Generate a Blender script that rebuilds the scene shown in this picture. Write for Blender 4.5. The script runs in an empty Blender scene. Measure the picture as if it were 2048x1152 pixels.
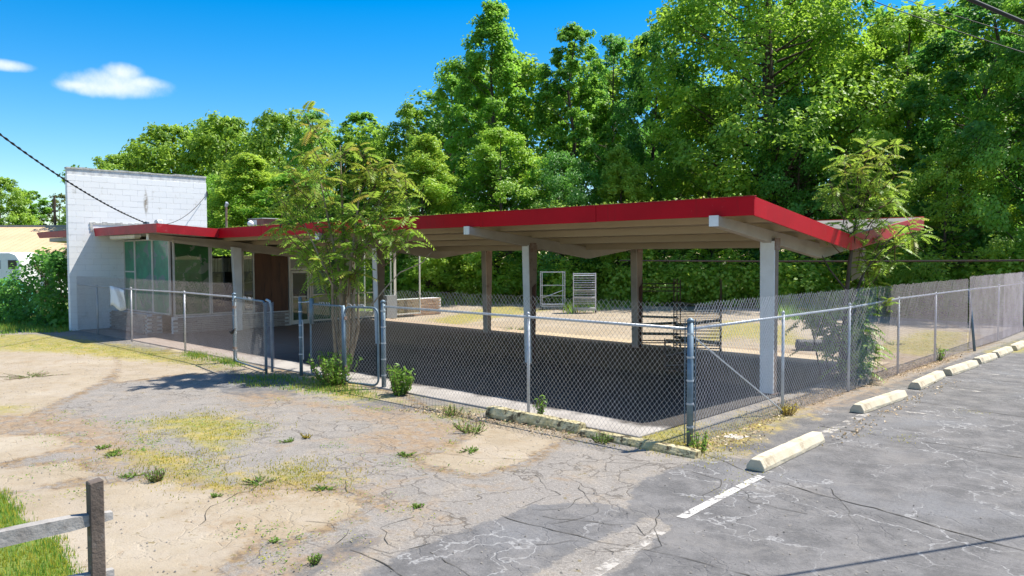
import bpy, math, random
import numpy as np
from mathutils import Vector, Matrix

S = bpy.context.scene
COL = S.collection
random.seed(7)

# ------------------------------------------------------------------ camera
FPX, PITCH, ROLL, YAW = 1544.27, .041, -.0038, .768
CAM = np.array([6.1246, -12.815, 2.45])
_cy, _sy = math.cos(YAW), math.sin(YAW)
def _tow(v): return np.array([v[0]*_cy - v[1]*_sy, v[0]*_sy + v[1]*_cy, v[2]])
_cp, _sp, _cr, _sr = math.cos(PITCH), math.sin(PITCH), math.cos(ROLL), math.sin(ROLL)
_U0 = np.array([0, _sp, _cp]); _R0 = np.array([1., 0, 0])
CF = _tow(np.array([0, _cp, -_sp])); CR = _tow(_cr*_R0 + _sr*_U0); CU = _tow(-_sr*_R0 + _cr*_U0)
cam_d = bpy.data.cameras.new('camera'); cam = bpy.data.objects.new('camera', cam_d); COL.objects.link(cam)
cam_d.sensor_width = 36; cam_d.lens = FPX/2048*36; cam_d.clip_end = 3000; cam_d.clip_start = .05
cam.matrix_world = Matrix(((CR[0], CU[0], -CF[0], CAM[0]), (CR[1], CU[1], -CF[1], CAM[1]), (CR[2], CU[2], -CF[2], CAM[2]), (0, 0, 0, 1)))
S.camera = cam

# ------------------------------------------------------------------ world, sun, exposure
SUN = Vector((.26, .51, 1.0)).normalized()          # direction towards the sun
SUN_EL = math.asin(SUN.z); SUN_AZ = math.atan2(SUN.x, SUN.y)
W = bpy.data.worlds.new('World'); S.world = W; W.use_nodes = True
wn = W.node_tree; wn.nodes.clear()
w_out = wn.nodes.new('ShaderNodeOutputWorld'); w_bg = wn.nodes.new('ShaderNodeBackground')
sky = wn.nodes.new('ShaderNodeTexSky'); sky.sky_type = 'NISHITA'; sky.sun_disc = False
sky.sun_elevation = SUN_EL; sky.sun_rotation = SUN_AZ; sky.air_density = 1.0; sky.dust_density = .3; sky.ozone_density = 2.5
w_bg.inputs['Strength'].default_value = .108
hs = wn.nodes.new('ShaderNodeHueSaturation'); hs.inputs['Saturation'].default_value = 1.58
wn.links.new(sky.outputs[0], hs.inputs['Color'])
wn.links.new(w_bg.outputs[0], w_out.inputs[0])
sun_d = bpy.data.lights.new('sun', 'SUN'); sun = bpy.data.objects.new('sun', sun_d); COL.objects.link(sun)
sun_d.energy = 5.0; sun_d.angle = math.radians(.5); sun_d.color = (1, .95, .86)
sun.rotation_euler = SUN.to_track_quat('Z', 'Y').to_euler(); sun.location = (0, 0, 40)
S.view_settings.view_transform = 'Standard'; S.view_settings.look = 'None'
S.view_settings.exposure = .84; S.view_settings.gamma = 1; S.view_settings.use_curve_mapping = False
S.cycles.max_bounces = 8; S.cycles.transparent_max_bounces = 16; S.cycles.diffuse_bounces = 4
S.cycles.use_denoising = True

# ------------------------------------------------------------------ pixel rays (used to survey positions)
def ray(px, py): return CF + CR*(px-1024)/FPX - CU*(py-576)/FPX
def at(px, py, d): return CAM + ray(px, py)*d
def gz(px, py, z=0):
    r = ray(px, py); return CAM + r*((z-CAM[2])/r[2])
def gx(px, py, x):
    r = ray(px, py); return CAM + r*((x-CAM[0])/r[0])
def gy(px, py, y):
    r = ray(px, py); return CAM + r*((y-CAM[1])/r[1])
def ground_at(px, d):                      # point on the ground below picture column px at forward depth d
    p = at(px, 512, d); return np.array([p[0], p[1], 0.])
def dir_of(px, py):
    r = ray(px, py); return r/np.linalg.norm(r)

# small clouds in the sky, as soft patches in two directions of the sky
def N(nt, typ, **kw):
    n = nt.nodes.new(typ)
    for k, v in kw.items():
        if k in n.inputs.keys() if hasattr(n.inputs, 'keys') else False: n.inputs[k].default_value = v
        else: setattr(n, k, v)
    return n
def math_n(nt, op, a, b=None, c=None, clamp=False):
    n = nt.nodes.new('ShaderNodeMath'); n.operation = op; n.use_clamp = clamp
    for i, v in enumerate((a, b, c)):
        if v is None: continue
        if isinstance(v, (int, float)): n.inputs[i].default_value = v
        else: nt.links.new(v, n.inputs[i])
    return n.outputs[0]
def vdot(nt, v, const):
    n = nt.nodes.new('ShaderNodeVectorMath'); n.operation = 'DOT_PRODUCT'
    nt.links.new(v, n.inputs[0]); n.inputs[1].default_value = tuple(const); return n.outputs['Value']
def smooth(nt, x, a, b):
    n = nt.nodes.new('ShaderNodeMapRange'); n.interpolation_type = 'SMOOTHSTEP'
    nt.links.new(x, n.inputs['Value']); n.inputs['From Min'].default_value = a; n.inputs['From Max'].default_value = b
    return n.outputs['Result']
def noise(nt, vec, scale, detail=4, rough=.55, dist=0.):
    n = nt.nodes.new('ShaderNodeTexNoise'); n.inputs['Scale'].default_value = scale; n.inputs['Detail'].default_value = detail
    n.inputs['Roughness'].default_value = rough; n.inputs['Distortion'].default_value = dist
    if vec is not None: nt.links.new(vec, n.inputs['Vector'])
    return n.outputs['Fac']
def mixc(nt, fac, a, b):
    n = nt.nodes.new('ShaderNodeMix'); n.data_type = 'RGBA'
    if isinstance(fac, (int, float)): n.inputs[0].default_value = fac
    else: nt.links.new(fac, n.inputs[0])
    for v, i in ((a, 6), (b, 7)):
        if isinstance(v, tuple): n.inputs[i].default_value = (*v[:3], 1)
        else: nt.links.new(v, n.inputs[i])
    return n.outputs[2]
wtc = wn.nodes.new('ShaderNodeTexCoord'); wdir = wtc.outputs['Generated']
cl_total = None
# (picture spot, half width, half height) of the lobes the clouds are made of, all as directions in the sky
for (cx, cy_, hw, hh) in ((232, 168, 72, 21), (195, 174, 56, 14), (246, 148, 30, 17), (285, 166, 38, 12), (160, 171, 32, 8), (18, 131, 34, 9)):
    c = dir_of(cx, cy_); right = np.cross(c, (0, 0, 1)); right /= np.linalg.norm(right); up = np.cross(right, c)
    dx = math_n(wn, 'DIVIDE', vdot(wn, wdir, right), hw/FPX); dy = math_n(wn, 'DIVIDE', vdot(wn, wdir, up), hh/FPX)
    r2 = math_n(wn, 'ADD', math_n(wn, 'POWER', math_n(wn, 'ABSOLUTE', dx), 2), math_n(wn, 'POWER', math_n(wn, 'ABSOLUTE', dy), 2))
    front = math_n(wn, 'GREATER_THAN', vdot(wn, wdir, c), .5)
    lobe = math_n(wn, 'MULTIPLY', math_n(wn, 'SUBTRACT', 1.25, r2), front)
    cl_total = lobe if cl_total is None else math_n(wn, 'SMOOTH_MAX', cl_total, lobe, .3)
nz = math_n(wn, 'ADD', math_n(wn, 'MULTIPLY', math_n(wn, 'SUBTRACT', noise(wn, wdir, 26, 6, .6), .5), 2.6), cl_total)
cl_fac = math_n(wn, 'MULTIPLY', smooth(wn, nz, -.45, 1.9), .93)
w_mix = mixc(wn, cl_fac, hs.outputs[0], (5.6, 5.9, 6.4))
wn.links.new(w_mix, w_bg.inputs['Color'])

# ------------------------------------------------------------------ materials
def new_mat(name):
    m = bpy.data.materials.new(name); m.use_nodes = True
    return m, m.node_tree, m.node_tree.nodes['Principled BSDF']
def mat(name, c1, c2=None, scale=4, rough=.6, metal=0, bump=.0, bscale=None, c3=None, s3=1.2, t3=(.55, .75), spec=.4, coat=0, stretch=None):
    m, nt, p = new_mat(name)
    tc = nt.nodes.new('ShaderNodeTexCoord'); v = tc.outputs['Object']
    if stretch:
        mp = nt.nodes.new('ShaderNodeMapping'); mp.inputs['Scale'].default_value = stretch; nt.links.new(v, mp.inputs[0]); v = mp.outputs[0]
    p.inputs['Roughness'].default_value = rough; p.inputs['Metallic'].default_value = metal
    p.inputs['Specular IOR Level'].default_value = spec; p.inputs['Coat Weight'].default_value = coat
    if c2 is None: c2 = tuple(min(1, x*.82) for x in c1)
    f = smooth(nt, noise(nt, v, scale, 6, .62), .35, .68)
    col = mixc(nt, f, c1, c2)
    if c3: col = mixc(nt, smooth(nt, noise(nt, v, s3, 8, .68, .3), *t3), col, c3)
    nt.links.new(col, p.inputs['Base Color'])
    if bump:
        b = nt.nodes.new('ShaderNodeBump'); b.inputs['Strength'].default_value = bump; b.inputs['Distance'].default_value = .02
        nt.links.new(noise(nt, v, bscale or scale*8, 5, .65), b.inputs['Height']); nt.links.new(b.outputs[0], p.inputs['Normal'])
    return m
M = {}
M['red'] = mat('red_paint', (.50, .002, .012), (.42, .002, .010), 1.1, .5, c3=(.40, .020, .03), s3=2.2, t3=(.62, .8), bump=.05, spec=.15)
m_, nt_, p_ = M['red'], M['red'].node_tree, M['red'].node_tree.nodes['Principled BSDF']
tc_ = nt_.nodes.new('ShaderNodeTexCoord'); mp_ = nt_.nodes.new('ShaderNodeMapping'); mp_.inputs['Scale'].default_value = (9, 9, .9); nt_.links.new(tc_.outputs['Object'], mp_.inputs[0])
old = p_.inputs['Base Color'].links[0].from_socket
st_ = math_n(nt_, 'MULTIPLY', smooth(nt_, noise(nt_, mp_.outputs[0], 1., 6, .7), .54, .72), .42)
c_ = mixc(nt_, st_, old, (.24, .012, .012))
mp2 = nt_.nodes.new('ShaderNodeMapping'); mp2.inputs['Scale'].default_value = (5, 5, 2); nt_.links.new(tc_.outputs['Object'], mp2.inputs[0])
c_ = mixc(nt_, math_n(nt_, 'MULTIPLY', smooth(nt_, noise(nt_, mp2.outputs[0], 1.7, 7, .75), .66, .72), .5), c_, (.50, .16, .15)); nt_.links.new(c_, p_.inputs['Base Color'])
M['red_worn'] = mat('worn_red_paint', (.42, .006, .014), (.31, .006, .012), 2.2, .5, c3=(.45, .09, .09), s3=3., t3=(.56, .7), bump=.08)
M['block_white'] = mat('white_block_paint', (.80, .80, .80), (.72, .72, .73), 1.3, .75, c3=(.55, .54, .52), s3=2.3, t3=(.66, .82), bump=.25, bscale=40)
M['mortar'] = mat('painted_mortar', (.70, .70, .70), (.50, .49, .48), 6, .85)
M['coping'] = mat('peeling_coping', (.55, .54, .5), (.32, .32, .31), 6, .85, c3=(.75, .75, .73), s3=3, bump=.4)
M['col_white'] = mat('column_paint', (.76, .76, .76), (.66, .65, .64), 2, .6, c3=(.30, .20, .13), s3=2.4, t3=(.66, .80), bump=.1)
M['beam'] = mat('beam_paint', (.44, .385, .32), (.36, .31, .25), 1.4, .65, c3=(.20, .14, .09), s3=1.6, t3=(.66, .84), bump=.1)
M['cap_white'] = mat('beam_end_paint', (.80, .80, .79), (.72, .72, .72), 6, .55)
M['deck'] = mat('soffit_boards', (.50, .40, .285), (.42, .33, .225), .9, .75, c3=(.16, .11, .07), s3=1.3, t3=(.64, .82), bump=.1, stretch=(.35, 1, 1))
M['rust_stain'] = mat('rusty_brown_stain', (.09, .035, .022), (.05, .022, .016), 5, .85)
M['roof_top'] = mat('roof_felt', (.13, .12, .11), (.19, .17, .15), 2, .9, bump=.2)
M['galv'] = mat('galvanised_steel', (.50, .53, .56), (.40, .43, .47), 8, .42, .35)
M['galv_dark'] = mat('weathered_blue_grey_steel', (.17, .235, .29), (.11, .16, .20), 7, .5, .3, c3=(.40, .43, .45), s3=12, t3=(.62, .8))
M['galv_rust'] = mat('rusted_tube', (.30, .22, .18), (.20, .12, .08), 9, .7, .2)
M['wire'] = mat('fence_wire', (.46, .46, .47), (.34, .35, .37), 5, .40, .45)
M['wire_aged'] = mat('aged_fence_wire', (.38, .335, .345), (.29, .25, .255), 2, .5, .3)
M['alu'] = mat('window_aluminium', (.62, .60, .56), (.52, .50, .45), 3, .5, .2)
M['wood_panel'] = mat('stained_plywood', (.115, .045, .022), (.065, .026, .014), 2, .5, c3=(.02, .011, .008), s3=2.2, t3=(.56, .72), stretch=(3, 3, .5), bump=.1)
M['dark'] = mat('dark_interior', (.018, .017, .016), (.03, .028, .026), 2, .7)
M['int_wall'] = mat('interior_wall', (.16, .15, .13), (.10, .095, .085), 1.5, .8)
M['blind'] = mat('vertical_blind', (.40, .37, .31), (.30, .27, .22), 5, .7)
M['rack_silver'] = mat('aluminium_rack', (.68, .68, .68), (.56, .56, .56), 6, .4, .25)
M['rack_dark'] = mat('dark_rack_steel', (.045, .035, .032), (.09, .05, .035), 7, .55, .3)
M['tray'] = mat('greasy_trays', (.05, .048, .05), (.11, .10, .10), 6, .45, .4)
M['rubber'] = mat('black_rubber', (.015, .015, .015), None, 5, .7)
M['stop'] = mat('cream_concrete', (.58, .51, .38), (.48, .415, .295), 3, .85, c3=(.34, .27, .18), s3=4.5, t3=(.54, .70), bump=.35, bscale=45)
M['stop_old'] = mat('mossy_concrete', (.42, .35, .17), (.60, .52, .32), 6, .9, c3=(.08, .06, .03), s3=8, t3=(.48, .62), bump=.8, bscale=30)
M['timber'] = mat('weathered_timber', (.15, .115, .09), (.08, .06, .048), 3, .85, c3=(.30, .275, .25), s3=6, t3=(.52, .7), bump=.5, bscale=22, stretch=(1, 1, 1))
M['timber_rail'] = mat('grey_split_rail', (.36, .34, .315), (.22, .20, .18), 3, .85, c3=(.10, .085, .07), s3=5, t3=(.56, .7), bump=.5, bscale=18)
M['bark'] = mat('tree_bark', (.10, .075, .055), (.05, .038, .028), 6, .9, bump=.6, bscale=20)
M['bark_pale'] = mat('pale_bark', (.33, .26, .18), (.20, .15, .10), 6, .85, bump=.4, bscale=20)
M['twig'] = mat('brown_twig', (.15, .09, .05), (.10, .06, .035), 6, .85)
M['cable'] = mat('black_cable', (.02, .02, .022), None, 5, .6)
M['white'] = mat('white_paint', (.80, .80, .80), (.74, .74, .74), 3, .5)
M['tan'] = mat('tan_metal', (.60, .43, .25), (.54, .38, .22), .6, .6)
M['cream'] = mat('cream_siding', (.70, .62, .48), (.64, .56, .42), .6, .6)
M['grey_trim'] = mat('grey_trim', (.26, .27, .28), None, 3, .6)
M['tarp'] = mat('green_tarp', (.05, .26, .19), (.03, .17, .13), 2, .55, bump=.3, bscale=6)
M['glass_dark'] = mat('vehicle_glass', (.03, .035, .04), None, 2, .15)
M['pipe'] = mat('black_mat_roll', (.030, .032, .036), (.06, .06, .065), 9, .55, bump=.3)
M['paper'] = mat('white_sheet', (.82, .82, .83), (.76, .76, .78), 4, .7)
M['brick'] = None
def brick_mat(name, cols):
    m, nt, p = new_mat(name)
    oi = nt.nodes.new('ShaderNodeObjectInfo'); r = nt.nodes.new('ShaderNodeValToRGB')
    r.color_ramp.elements[0].color = (*cols[0], 1); r.color_ramp.elements[1].color = (*cols[-1], 1)
    for i, c in enumerate(cols[1:-1]): e = r.color_ramp.elements.new((i+1)/(len(cols)-1)); e.color = (*c, 1)
    tc = nt.nodes.new('ShaderNodeTexCoord')
    nt.links.new(oi.outputs['Random'], r.inputs[0])
    f = noise(nt, tc.outputs['Object'], 14, 5, .6)
    col = mixc(nt, math_n(nt, 'MULTIPLY', smooth(nt, f, .45, .8), .5), r.outputs[0], tuple(x*.5 for x in cols[0]))
    nt.links.new(col, p.inputs['Base Color']); p.inputs['Roughness'].default_value = .85
    b = nt.nodes.new('ShaderNodeBump'); b.inputs['Strength'].default_value = .4; b.inputs['Distance'].default_value = .01
    nt.links.new(f, b.inputs['Height']); nt.links.new(b.outputs[0], p.inputs['Normal'])
    return m
M['brick'] = brick_mat('thin_tan_brick', [(.42, .27, .17), (.33, .21, .14), (.50, .36, .24), (.26, .17, .12)])
M['brick_pale'] = brick_mat('thin_pale_brick', [(.36, .31, .275), (.29, .25, .225), (.42, .37, .33), (.24, .205, .185)])
def block_mat():
    # white block paint with a slight tone per block and worn spots
    m, nt, p = new_mat('white_painted_block')
    oi = nt.nodes.new('ShaderNodeObjectInfo'); tc = nt.nodes.new('ShaderNodeTexCoord'); g = nt.nodes.new('ShaderNodeNewGeometry')
    tone = math_n(nt, 'MULTIPLY_ADD', oi.outputs['Random'], .03, .79)
    cmb = nt.nodes.new('ShaderNodeCombineColor')
    for i in range(3): nt.links.new(tone, cmb.inputs[i])
    col = mixc(nt, smooth(nt, noise(nt, g.outputs['Position'], 3.1, 8, .7), .58, .74), cmb.outputs[0], (.55, .53, .49))
    col = mixc(nt, smooth(nt, noise(nt, g.outputs['Position'], 22, 4, .6), .71, .76), col, (.30, .28, .25))
    # the long rusty streak below a loose fitting on the wall, at its own spot
    sx = nt.nodes.new('ShaderNodeSeparateXYZ'); nt.links.new(g.outputs['Position'], sx.inputs[0])
    dy = math_n(nt, 'ABSOLUTE', math_n(nt, 'SUBTRACT', sx.outputs['Y'], -1.98))
    wz = smooth(nt, math_n(nt, 'ABSOLUTE', math_n(nt, 'SUBTRACT', sx.outputs['Z'], 4.42)), .62, .05)
    wid = math_n(nt, 'MULTIPLY_ADD', wz, .085, .012)
    st = math_n(nt, 'MULTIPLY', smooth(nt, math_n(nt, 'DIVIDE', dy, wid), 1.15, .25), math_n(nt, 'MULTIPLY', smooth(nt, noise(nt, g.outputs['Position'], 7, 5), .36, .56), math_n(nt, 'MULTIPLY_ADD', wz, .8, .1)))
    col = mixc(nt, st, col, (.26, .21, .15))
    nt.links.new(col, p.inputs['Base Color']); p.inputs['Roughness'].default_value = .7
    b = nt.nodes.new('ShaderNodeBump'); b.inputs['Strength'].default_value = .2; b.inputs['Distance'].default_value = .01
    nt.links.new(noise(nt, tc.outputs['Object'], 60, 4), b.inputs['Height']); nt.links.new(b.outputs[0], p.inputs['Normal'])
    return m
M['block'] = block_mat()

def leaf_mat(name, dark, light, warm=None, trans=.47):
    m = bpy.data.materials.new(name); m.use_nodes = True; nt = m.node_tree; nt.nodes.clear()
    out = nt.nodes.new('ShaderNodeOutputMaterial'); at_ = nt.nodes.new('ShaderNodeAttribute'); at_.attribute_name = 'tint'
    oi = nt.nodes.new('ShaderNodeObjectInfo')
    sp = nt.nodes.new('ShaderNodeSeparateColor'); nt.links.new(at_.outputs['Color'], sp.inputs[0])
    f = math_n(nt, 'ADD', math_n(nt, 'MULTIPLY', oi.outputs['Random'], .3), math_n(nt, 'MULTIPLY', sp.outputs[0], .8), clamp=True)
    col = mixc(nt, f, dark, light)
    if warm: col = mixc(nt, sp.outputs[1], col, warm)
    d = nt.nodes.new('ShaderNodeBsdfDiffuse'); t = nt.nodes.new('ShaderNodeBsdfTranslucent'); g = nt.nodes.new('ShaderNodeBsdfGlossy')
    nt.links.new(col, d.inputs[0])
    tcn = mixc(nt, .5, col, tuple(min(1, x*2.0) for x in light)); nt.links.new(tcn, t.inputs[0])
    g.inputs['Roughness'].default_value = .42; g.inputs[0].default_value = (.9, .95, .9, 1)
    m1 = nt.nodes.new('ShaderNodeMixShader'); m1.inputs[0].default_value = trans
    nt.links.new(d.outputs[0], m1.inputs[1]); nt.links.new(t.outputs[0], m1.inputs[2])
    m2 = nt.nodes.new('ShaderNodeMixShader'); m2.inputs[0].default_value = .022
    nt.links.new(m1.outputs[0], m2.inputs[1]); nt.links.new(g.outputs[0], m2.inputs[2]); nt.links.new(m2.outputs[0], out.inputs[0])
    return m
M['leaf'] = leaf_mat('forest_leaf', (.050, .130, .013), (.330, .510, .055))
M['leaf_cool'] = leaf_mat('cool_green_leaf', (.042, .125, .016), (.265, .470, .060))
M['leaf_bright'] = leaf_mat('young_bright_leaf', (.16, .29, .022), (.40, .56, .070))
M['leaf_far'] = leaf_mat('far_leaf', (.085, .170, .018), (.310, .455, .052))
M['leaf_warm'] = leaf_mat('warm_green_leaf', (.06, .135, .013), (.345, .495, .052))
M['leaf_deep'] = leaf_mat('deep_green_leaf', (.026, .095, .020), (.170, .385, .062))
M['leaf_olive'] = leaf_mat('olive_leaf', (.09, .12, .02), (.17, .19, .045))
M['leaf_sumac'] = leaf_mat('pinnate_leaf', (.06, .15, .018), (.27, .41, .05), (.46, .27, .045), .46)
M['leaf_weed'] = leaf_mat('weed_leaf', (.07, .17, .02), (.20, .34, .05), (.40, .33, .03))
M['leaf_moss'] = leaf_mat('dry_moss', (.26, .23, .03), (.46, .37, .05), (.16, .22, .03))
M['litter'] = leaf_mat('dead_leaf_litter', (.36, .25, .14), (.56, .43, .28), None, .15)

# ------------------------------------------------------------------ mesh helpers
class MB:
    def __init__(s): s.v = []; s.f = []
    def add(s, vs, fs):
        o = len(s.v); s.v += [tuple(map(float, p)) for p in vs]; s.f += [tuple(i+o for i in f) for f in fs]; return s
    def hexa(s, p): # 4 bottom then 4 top, both ccw
        return s.add(p, [(3, 2, 1, 0), (4, 5, 6, 7), (0, 1, 5, 4), (1, 2, 6, 5), (2, 3, 7, 6), (3, 0, 4, 7)])
    def box(s, x0, y0, z0, x1, y1, z1):
        return s.hexa([(x0, y0, z0), (x1, y0, z0), (x1, y1, z0), (x0, y1, z0), (x0, y0, z1), (x1, y0, z1), (x1, y1, z1), (x0, y1, z1)])
    def tube(s, pts, r, n=6, cap=True):
        pts = [np.array(p, float) for p in pts]; rs = r if hasattr(r, '__len__') else [r]*len(pts)
        o = len(s.v); prev = None
        for i, p in enumerate(pts):
            d = pts[min(i+1, len(pts)-1)] - pts[max(i-1, 0)]; d = d/(np.linalg.norm(d)+1e-9)
            if prev is None:
                a = np.array([0, 0, 1.]) if abs(d[2]) < .9 else np.array([1., 0, 0]); u = np.cross(d, a)
            else: u = prev - d*(prev@d)
            u /= np.linalg.norm(u)+1e-9; prev = u; w = np.cross(d, u)
            for k in range(n):
                a = 2*math.pi*k/n; s.v.append(tuple(p + (u*math.cos(a)+w*math.sin(a))*rs[i]))
        for i in range(len(pts)-1):
            for k in range(n):
                k2 = (k+1) % n; s.f.append((o+i*n+k, o+i*n+k2, o+(i+1)*n+k2, o+(i+1)*n+k))
        if cap:
            s.f.append(tuple(o+k for k in reversed(range(n)))); e = o+(len(pts)-1)*n; s.f.append(tuple(e+k for k in range(n)))
        return s
    def prism(s, poly, a, b, axis=1):   # polygon in the two other axes, extruded along axis from a to b
        n = len(poly); vs = []
        for t in (a, b):
            for (p, q) in poly: vs.append({0: (t, p, q), 1: (p, t, q), 2: (p, q, t)}[axis])
        fs = [tuple(range(n))[::-1], tuple(range(n, 2*n))] + [(i, (i+1) % n, n+(i+1) % n, n+i) for i in range(n)]
        return s.add(vs, fs)
    def build(s, name, m, parent=None, smooth_=False, bevel=0, off=None):
        me = bpy.data.meshes.new(name)
        o3 = np.array(off if off is not None else ((parent.get('_o') if parent is not None and parent.get('_o') is not None else (0, 0, 0))), float)
        me.from_pydata([tuple(np.array(p)-o3) for p in s.v], [], s.f); me.validate()
        bmf(me)
        ob = bpy.data.objects.new(name, me); COL.objects.link(ob); me.materials.append(M[m] if isinstance(m, str) else m)
        if parent is not None: ob.parent = parent
        if off is not None and parent is None: ob.location = tuple(o3)
        if parent is not None and parent.get('_o') is not None: ob['_o'] = tuple(o3)
        if smooth_: me.polygons.foreach_set('use_smooth', [True]*len(me.polygons))
        if bevel:
            b = ob.modifiers.new('bevel', 'BEVEL'); b.width = bevel; b.segments = 1; b.limit_method = 'ANGLE'
        return ob
import bmesh
def bmf(me):
    b = bmesh.new(); b.from_mesh(me); bmesh.ops.recalc_face_normals(b, faces=b.faces); b.to_mesh(me); b.free()
def thing(name, label, cat, loc=(0, 0, 0), group=None):
    o = bpy.data.objects.new(name, None); COL.objects.link(o); o.empty_display_size = .2
    o.location = tuple(float(x) for x in loc); o['label'] = label; o['category'] = cat; o['_o'] = tuple(float(x) for x in loc)
    if group: o['group'] = group
    return o
def tag(o, label, cat, group=None):
    o['label'] = label; o['category'] = cat
    if group: o['group'] = group
    return o
def kind(o, k, label=None):
    o['kind'] = k
    if label: o['label'] = label
    return o
def copy_tree(o, parent=None):
    c = o.copy(); COL.objects.link(c)
    if parent: c.parent = parent
    for ch in list(o.children): copy_tree(ch, c)
    return c
def np_mesh(name, V, F, m, tint=None):
    me = bpy.data.meshes.new(name); V = np.asarray(V, np.float32); F = np.asarray(F, np.int32)
    k = F.shape[1]
    me.vertices.add(len(V)); me.vertices.foreach_set('co', V.ravel())
    me.loops.add(F.size); me.loops.foreach_set('vertex_index', F.ravel())
    me.polygons.add(len(F)); me.polygons.foreach_set('loop_start', np.arange(0, F.size, k, dtype=np.int32)); me.polygons.foreach_set('loop_total', np.full(len(F), k, np.int32))
    if tint is not None:
        a = me.color_attributes.new('tint', 'FLOAT_COLOR', 'POINT'); a.data.foreach_set('color', np.asarray(tint, np.float32).ravel())
    me.update(); me.validate(); me.materials.append(M[m] if isinstance(m, str) else m)
    return me
def link(name, me, parent=None, loc=None):
    o = bpy.data.objects.new(name, me); COL.objects.link(o)
    if parent is not None: o.parent = parent
    if loc is not None: o.location = tuple(float(x) for x in loc)
    return o
def unit(a): return a/(np.linalg.norm(a, axis=-1, keepdims=True)+1e-9)
def leaves(C, nrm, size, rng, asp=.72, tint=None, droop=0.):
    """leaf shaped folded quads at centres C with normals nrm"""
    n = len(C); a = rng.normal(size=(n, 3)); a[:, 2] -= droop; d = unit(a - nrm*np.sum(a*nrm, 1, keepdims=True)); s = np.cross(nrm, d)
    L = (size*(.65+.7*rng.random((n, 1)))); w = L*asp*.5; fold = nrm*w*.35
    V = np.stack([C-d*L*.5, C+s*w+fold-d*L*.05, C+d*L*.5, C-s*w+fold-d*L*.05], 1).reshape(-1, 3)
    i = np.arange(n)*4; F = np.concatenate([np.stack([i, i+1, i+2], 1), np.stack([i, i+2, i+3], 1)])
    T = None
    if tint is not None: T = np.repeat(tint, 4, 0)
    return V, F, T
def merge(parts):
    V, F, T, o = [], [], [], 0
    for v, f, t in parts:
        V.append(v); F.append(f+o); T.append(t); o += len(v)
    return np.concatenate(V), np.concatenate(F), np.concatenate(T)
def tint_arr(n, r, g=0.):
    t = np.ones((n, 4), np.float32); t[:, 0] = r; t[:, 1] = g; t[:, 2] = 0; return t

# ================================================================== THE GROUND
def psdf(poly, P):
    """signed distance (inside positive) of points P to a polygon"""
    poly = np.array(poly, float); n = len(poly); d = np.full(len(P), 1e9); ins = np.zeros(len(P), bool)
    for i in range(n):
        a, b = poly[i], poly[(i+1) % n]; e = b-a; w = P-a
        t = np.clip((w@e)/(e@e+1e-12), 0, 1); d = np.minimum(d, np.hypot(*(w-t[:, None]*e).T))
        c = ((a[1] <= P[:, 1]) & (b[1] > P[:, 1])) | ((b[1] <= P[:, 1]) & (a[1] > P[:, 1]))
        xs = a[0]+(P[:, 1]-a[1])/(e[1] if abs(e[1]) > 1e-9 else 1e-9)*e[0]; ins ^= c & (P[:, 0] < xs)
    return np.where(ins, d, -d)
def gp(*pts): return [tuple(gz(x, y)[:2]) for x, y in pts]
nx, ny = 400, 400
xs_ = np.linspace(-36, 10, nx); ys_ = np.linspace(-14, 30, ny)
GX, GY = np.meshgrid(xs_, ys_); P2 = np.stack([GX.ravel(), GY.ravel()], 1)
def mask(polys): 
    r = np.full(len(P2), -3.)
    for p in polys: r = np.maximum(r, psdf(p, P2))
    return np.clip(r, -3, 3)
concrete = mask([
    gp((0, 990), (150, 972), (330, 958), (440, 985), (540, 985), (600, 1030), (540, 1062), (430, 1140), (410, 1200), (-40, 1230)),
    gp((430, 1005), (560, 968), (690, 990), (735, 1012), (640, 1060), (540, 1085), (500, 1060)),
    gp((-60, 872), (120, 868), (150, 890), (60, 915), (-60, 935)), gp((-60, 945), (160, 922), (190, 950), (30, 985), (-60, 980)),
    gp((-60, 690), (110, 690), (230, 712), (240, 735), (190, 770), (110, 805), (60, 830), (-60, 835)),
    gp((240, 700), (420, 712), (470, 735), (420, 745), (330, 752), (230, 765)),
    gp((955, 845), (1010, 842), (1155, 868), (1110, 885), (1040, 925), (960, 948), (880, 935), (865, 915), (930, 880)),
    gp((835, 905), (880, 915), (900, 935), (850, 930)),
    [(-24, 5.0), (1.0, 5.0), (.8, 12), (-2, 18), (-20, 19.5), (-24, 16)],
    gp((360, 690), (480, 722), (560, 742), (690, 762), (790, 788), (840, 815), (770, 806), (600, 765), (470, 740), (330, 705)),
])
dark = mask([
    [(2.2, -4.2), (1.35, -4.3), (1.35, -6.0), (1.75, -6.6), (1.75, -8.3), (2.6, -9.0), (3.0, -11), (4, -13.9), (12, -13.9), (12, 32), (1.2, 32), (1.15, -4)],
    gp((680, 1180), (760, 1130), (860, 1080), (1000, 1035), (1070, 1008), (1200, 1006), (1285, 1030), (1240, 1062), (1130, 1110), (1060, 1180)),
    gp((1120, 1180), (1320, 1068), (1340, 1075), (1150, 1180)),
    gp((450, 745), (560, 752), (600, 790), (520, 800), (440, 785)), gp((720, 790), (830, 815), (800, 835), (700, 810)),
    gp((520, 1180), (620, 1110), (730, 1060), (770, 1080), (640, 1150), (600, 1200)),
])
dark = np.minimum(dark, -psdf(gp((1035, 1165), (1230, 1062), (1300, 1033), (1350, 1050), (1200, 1165)), P2))
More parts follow.
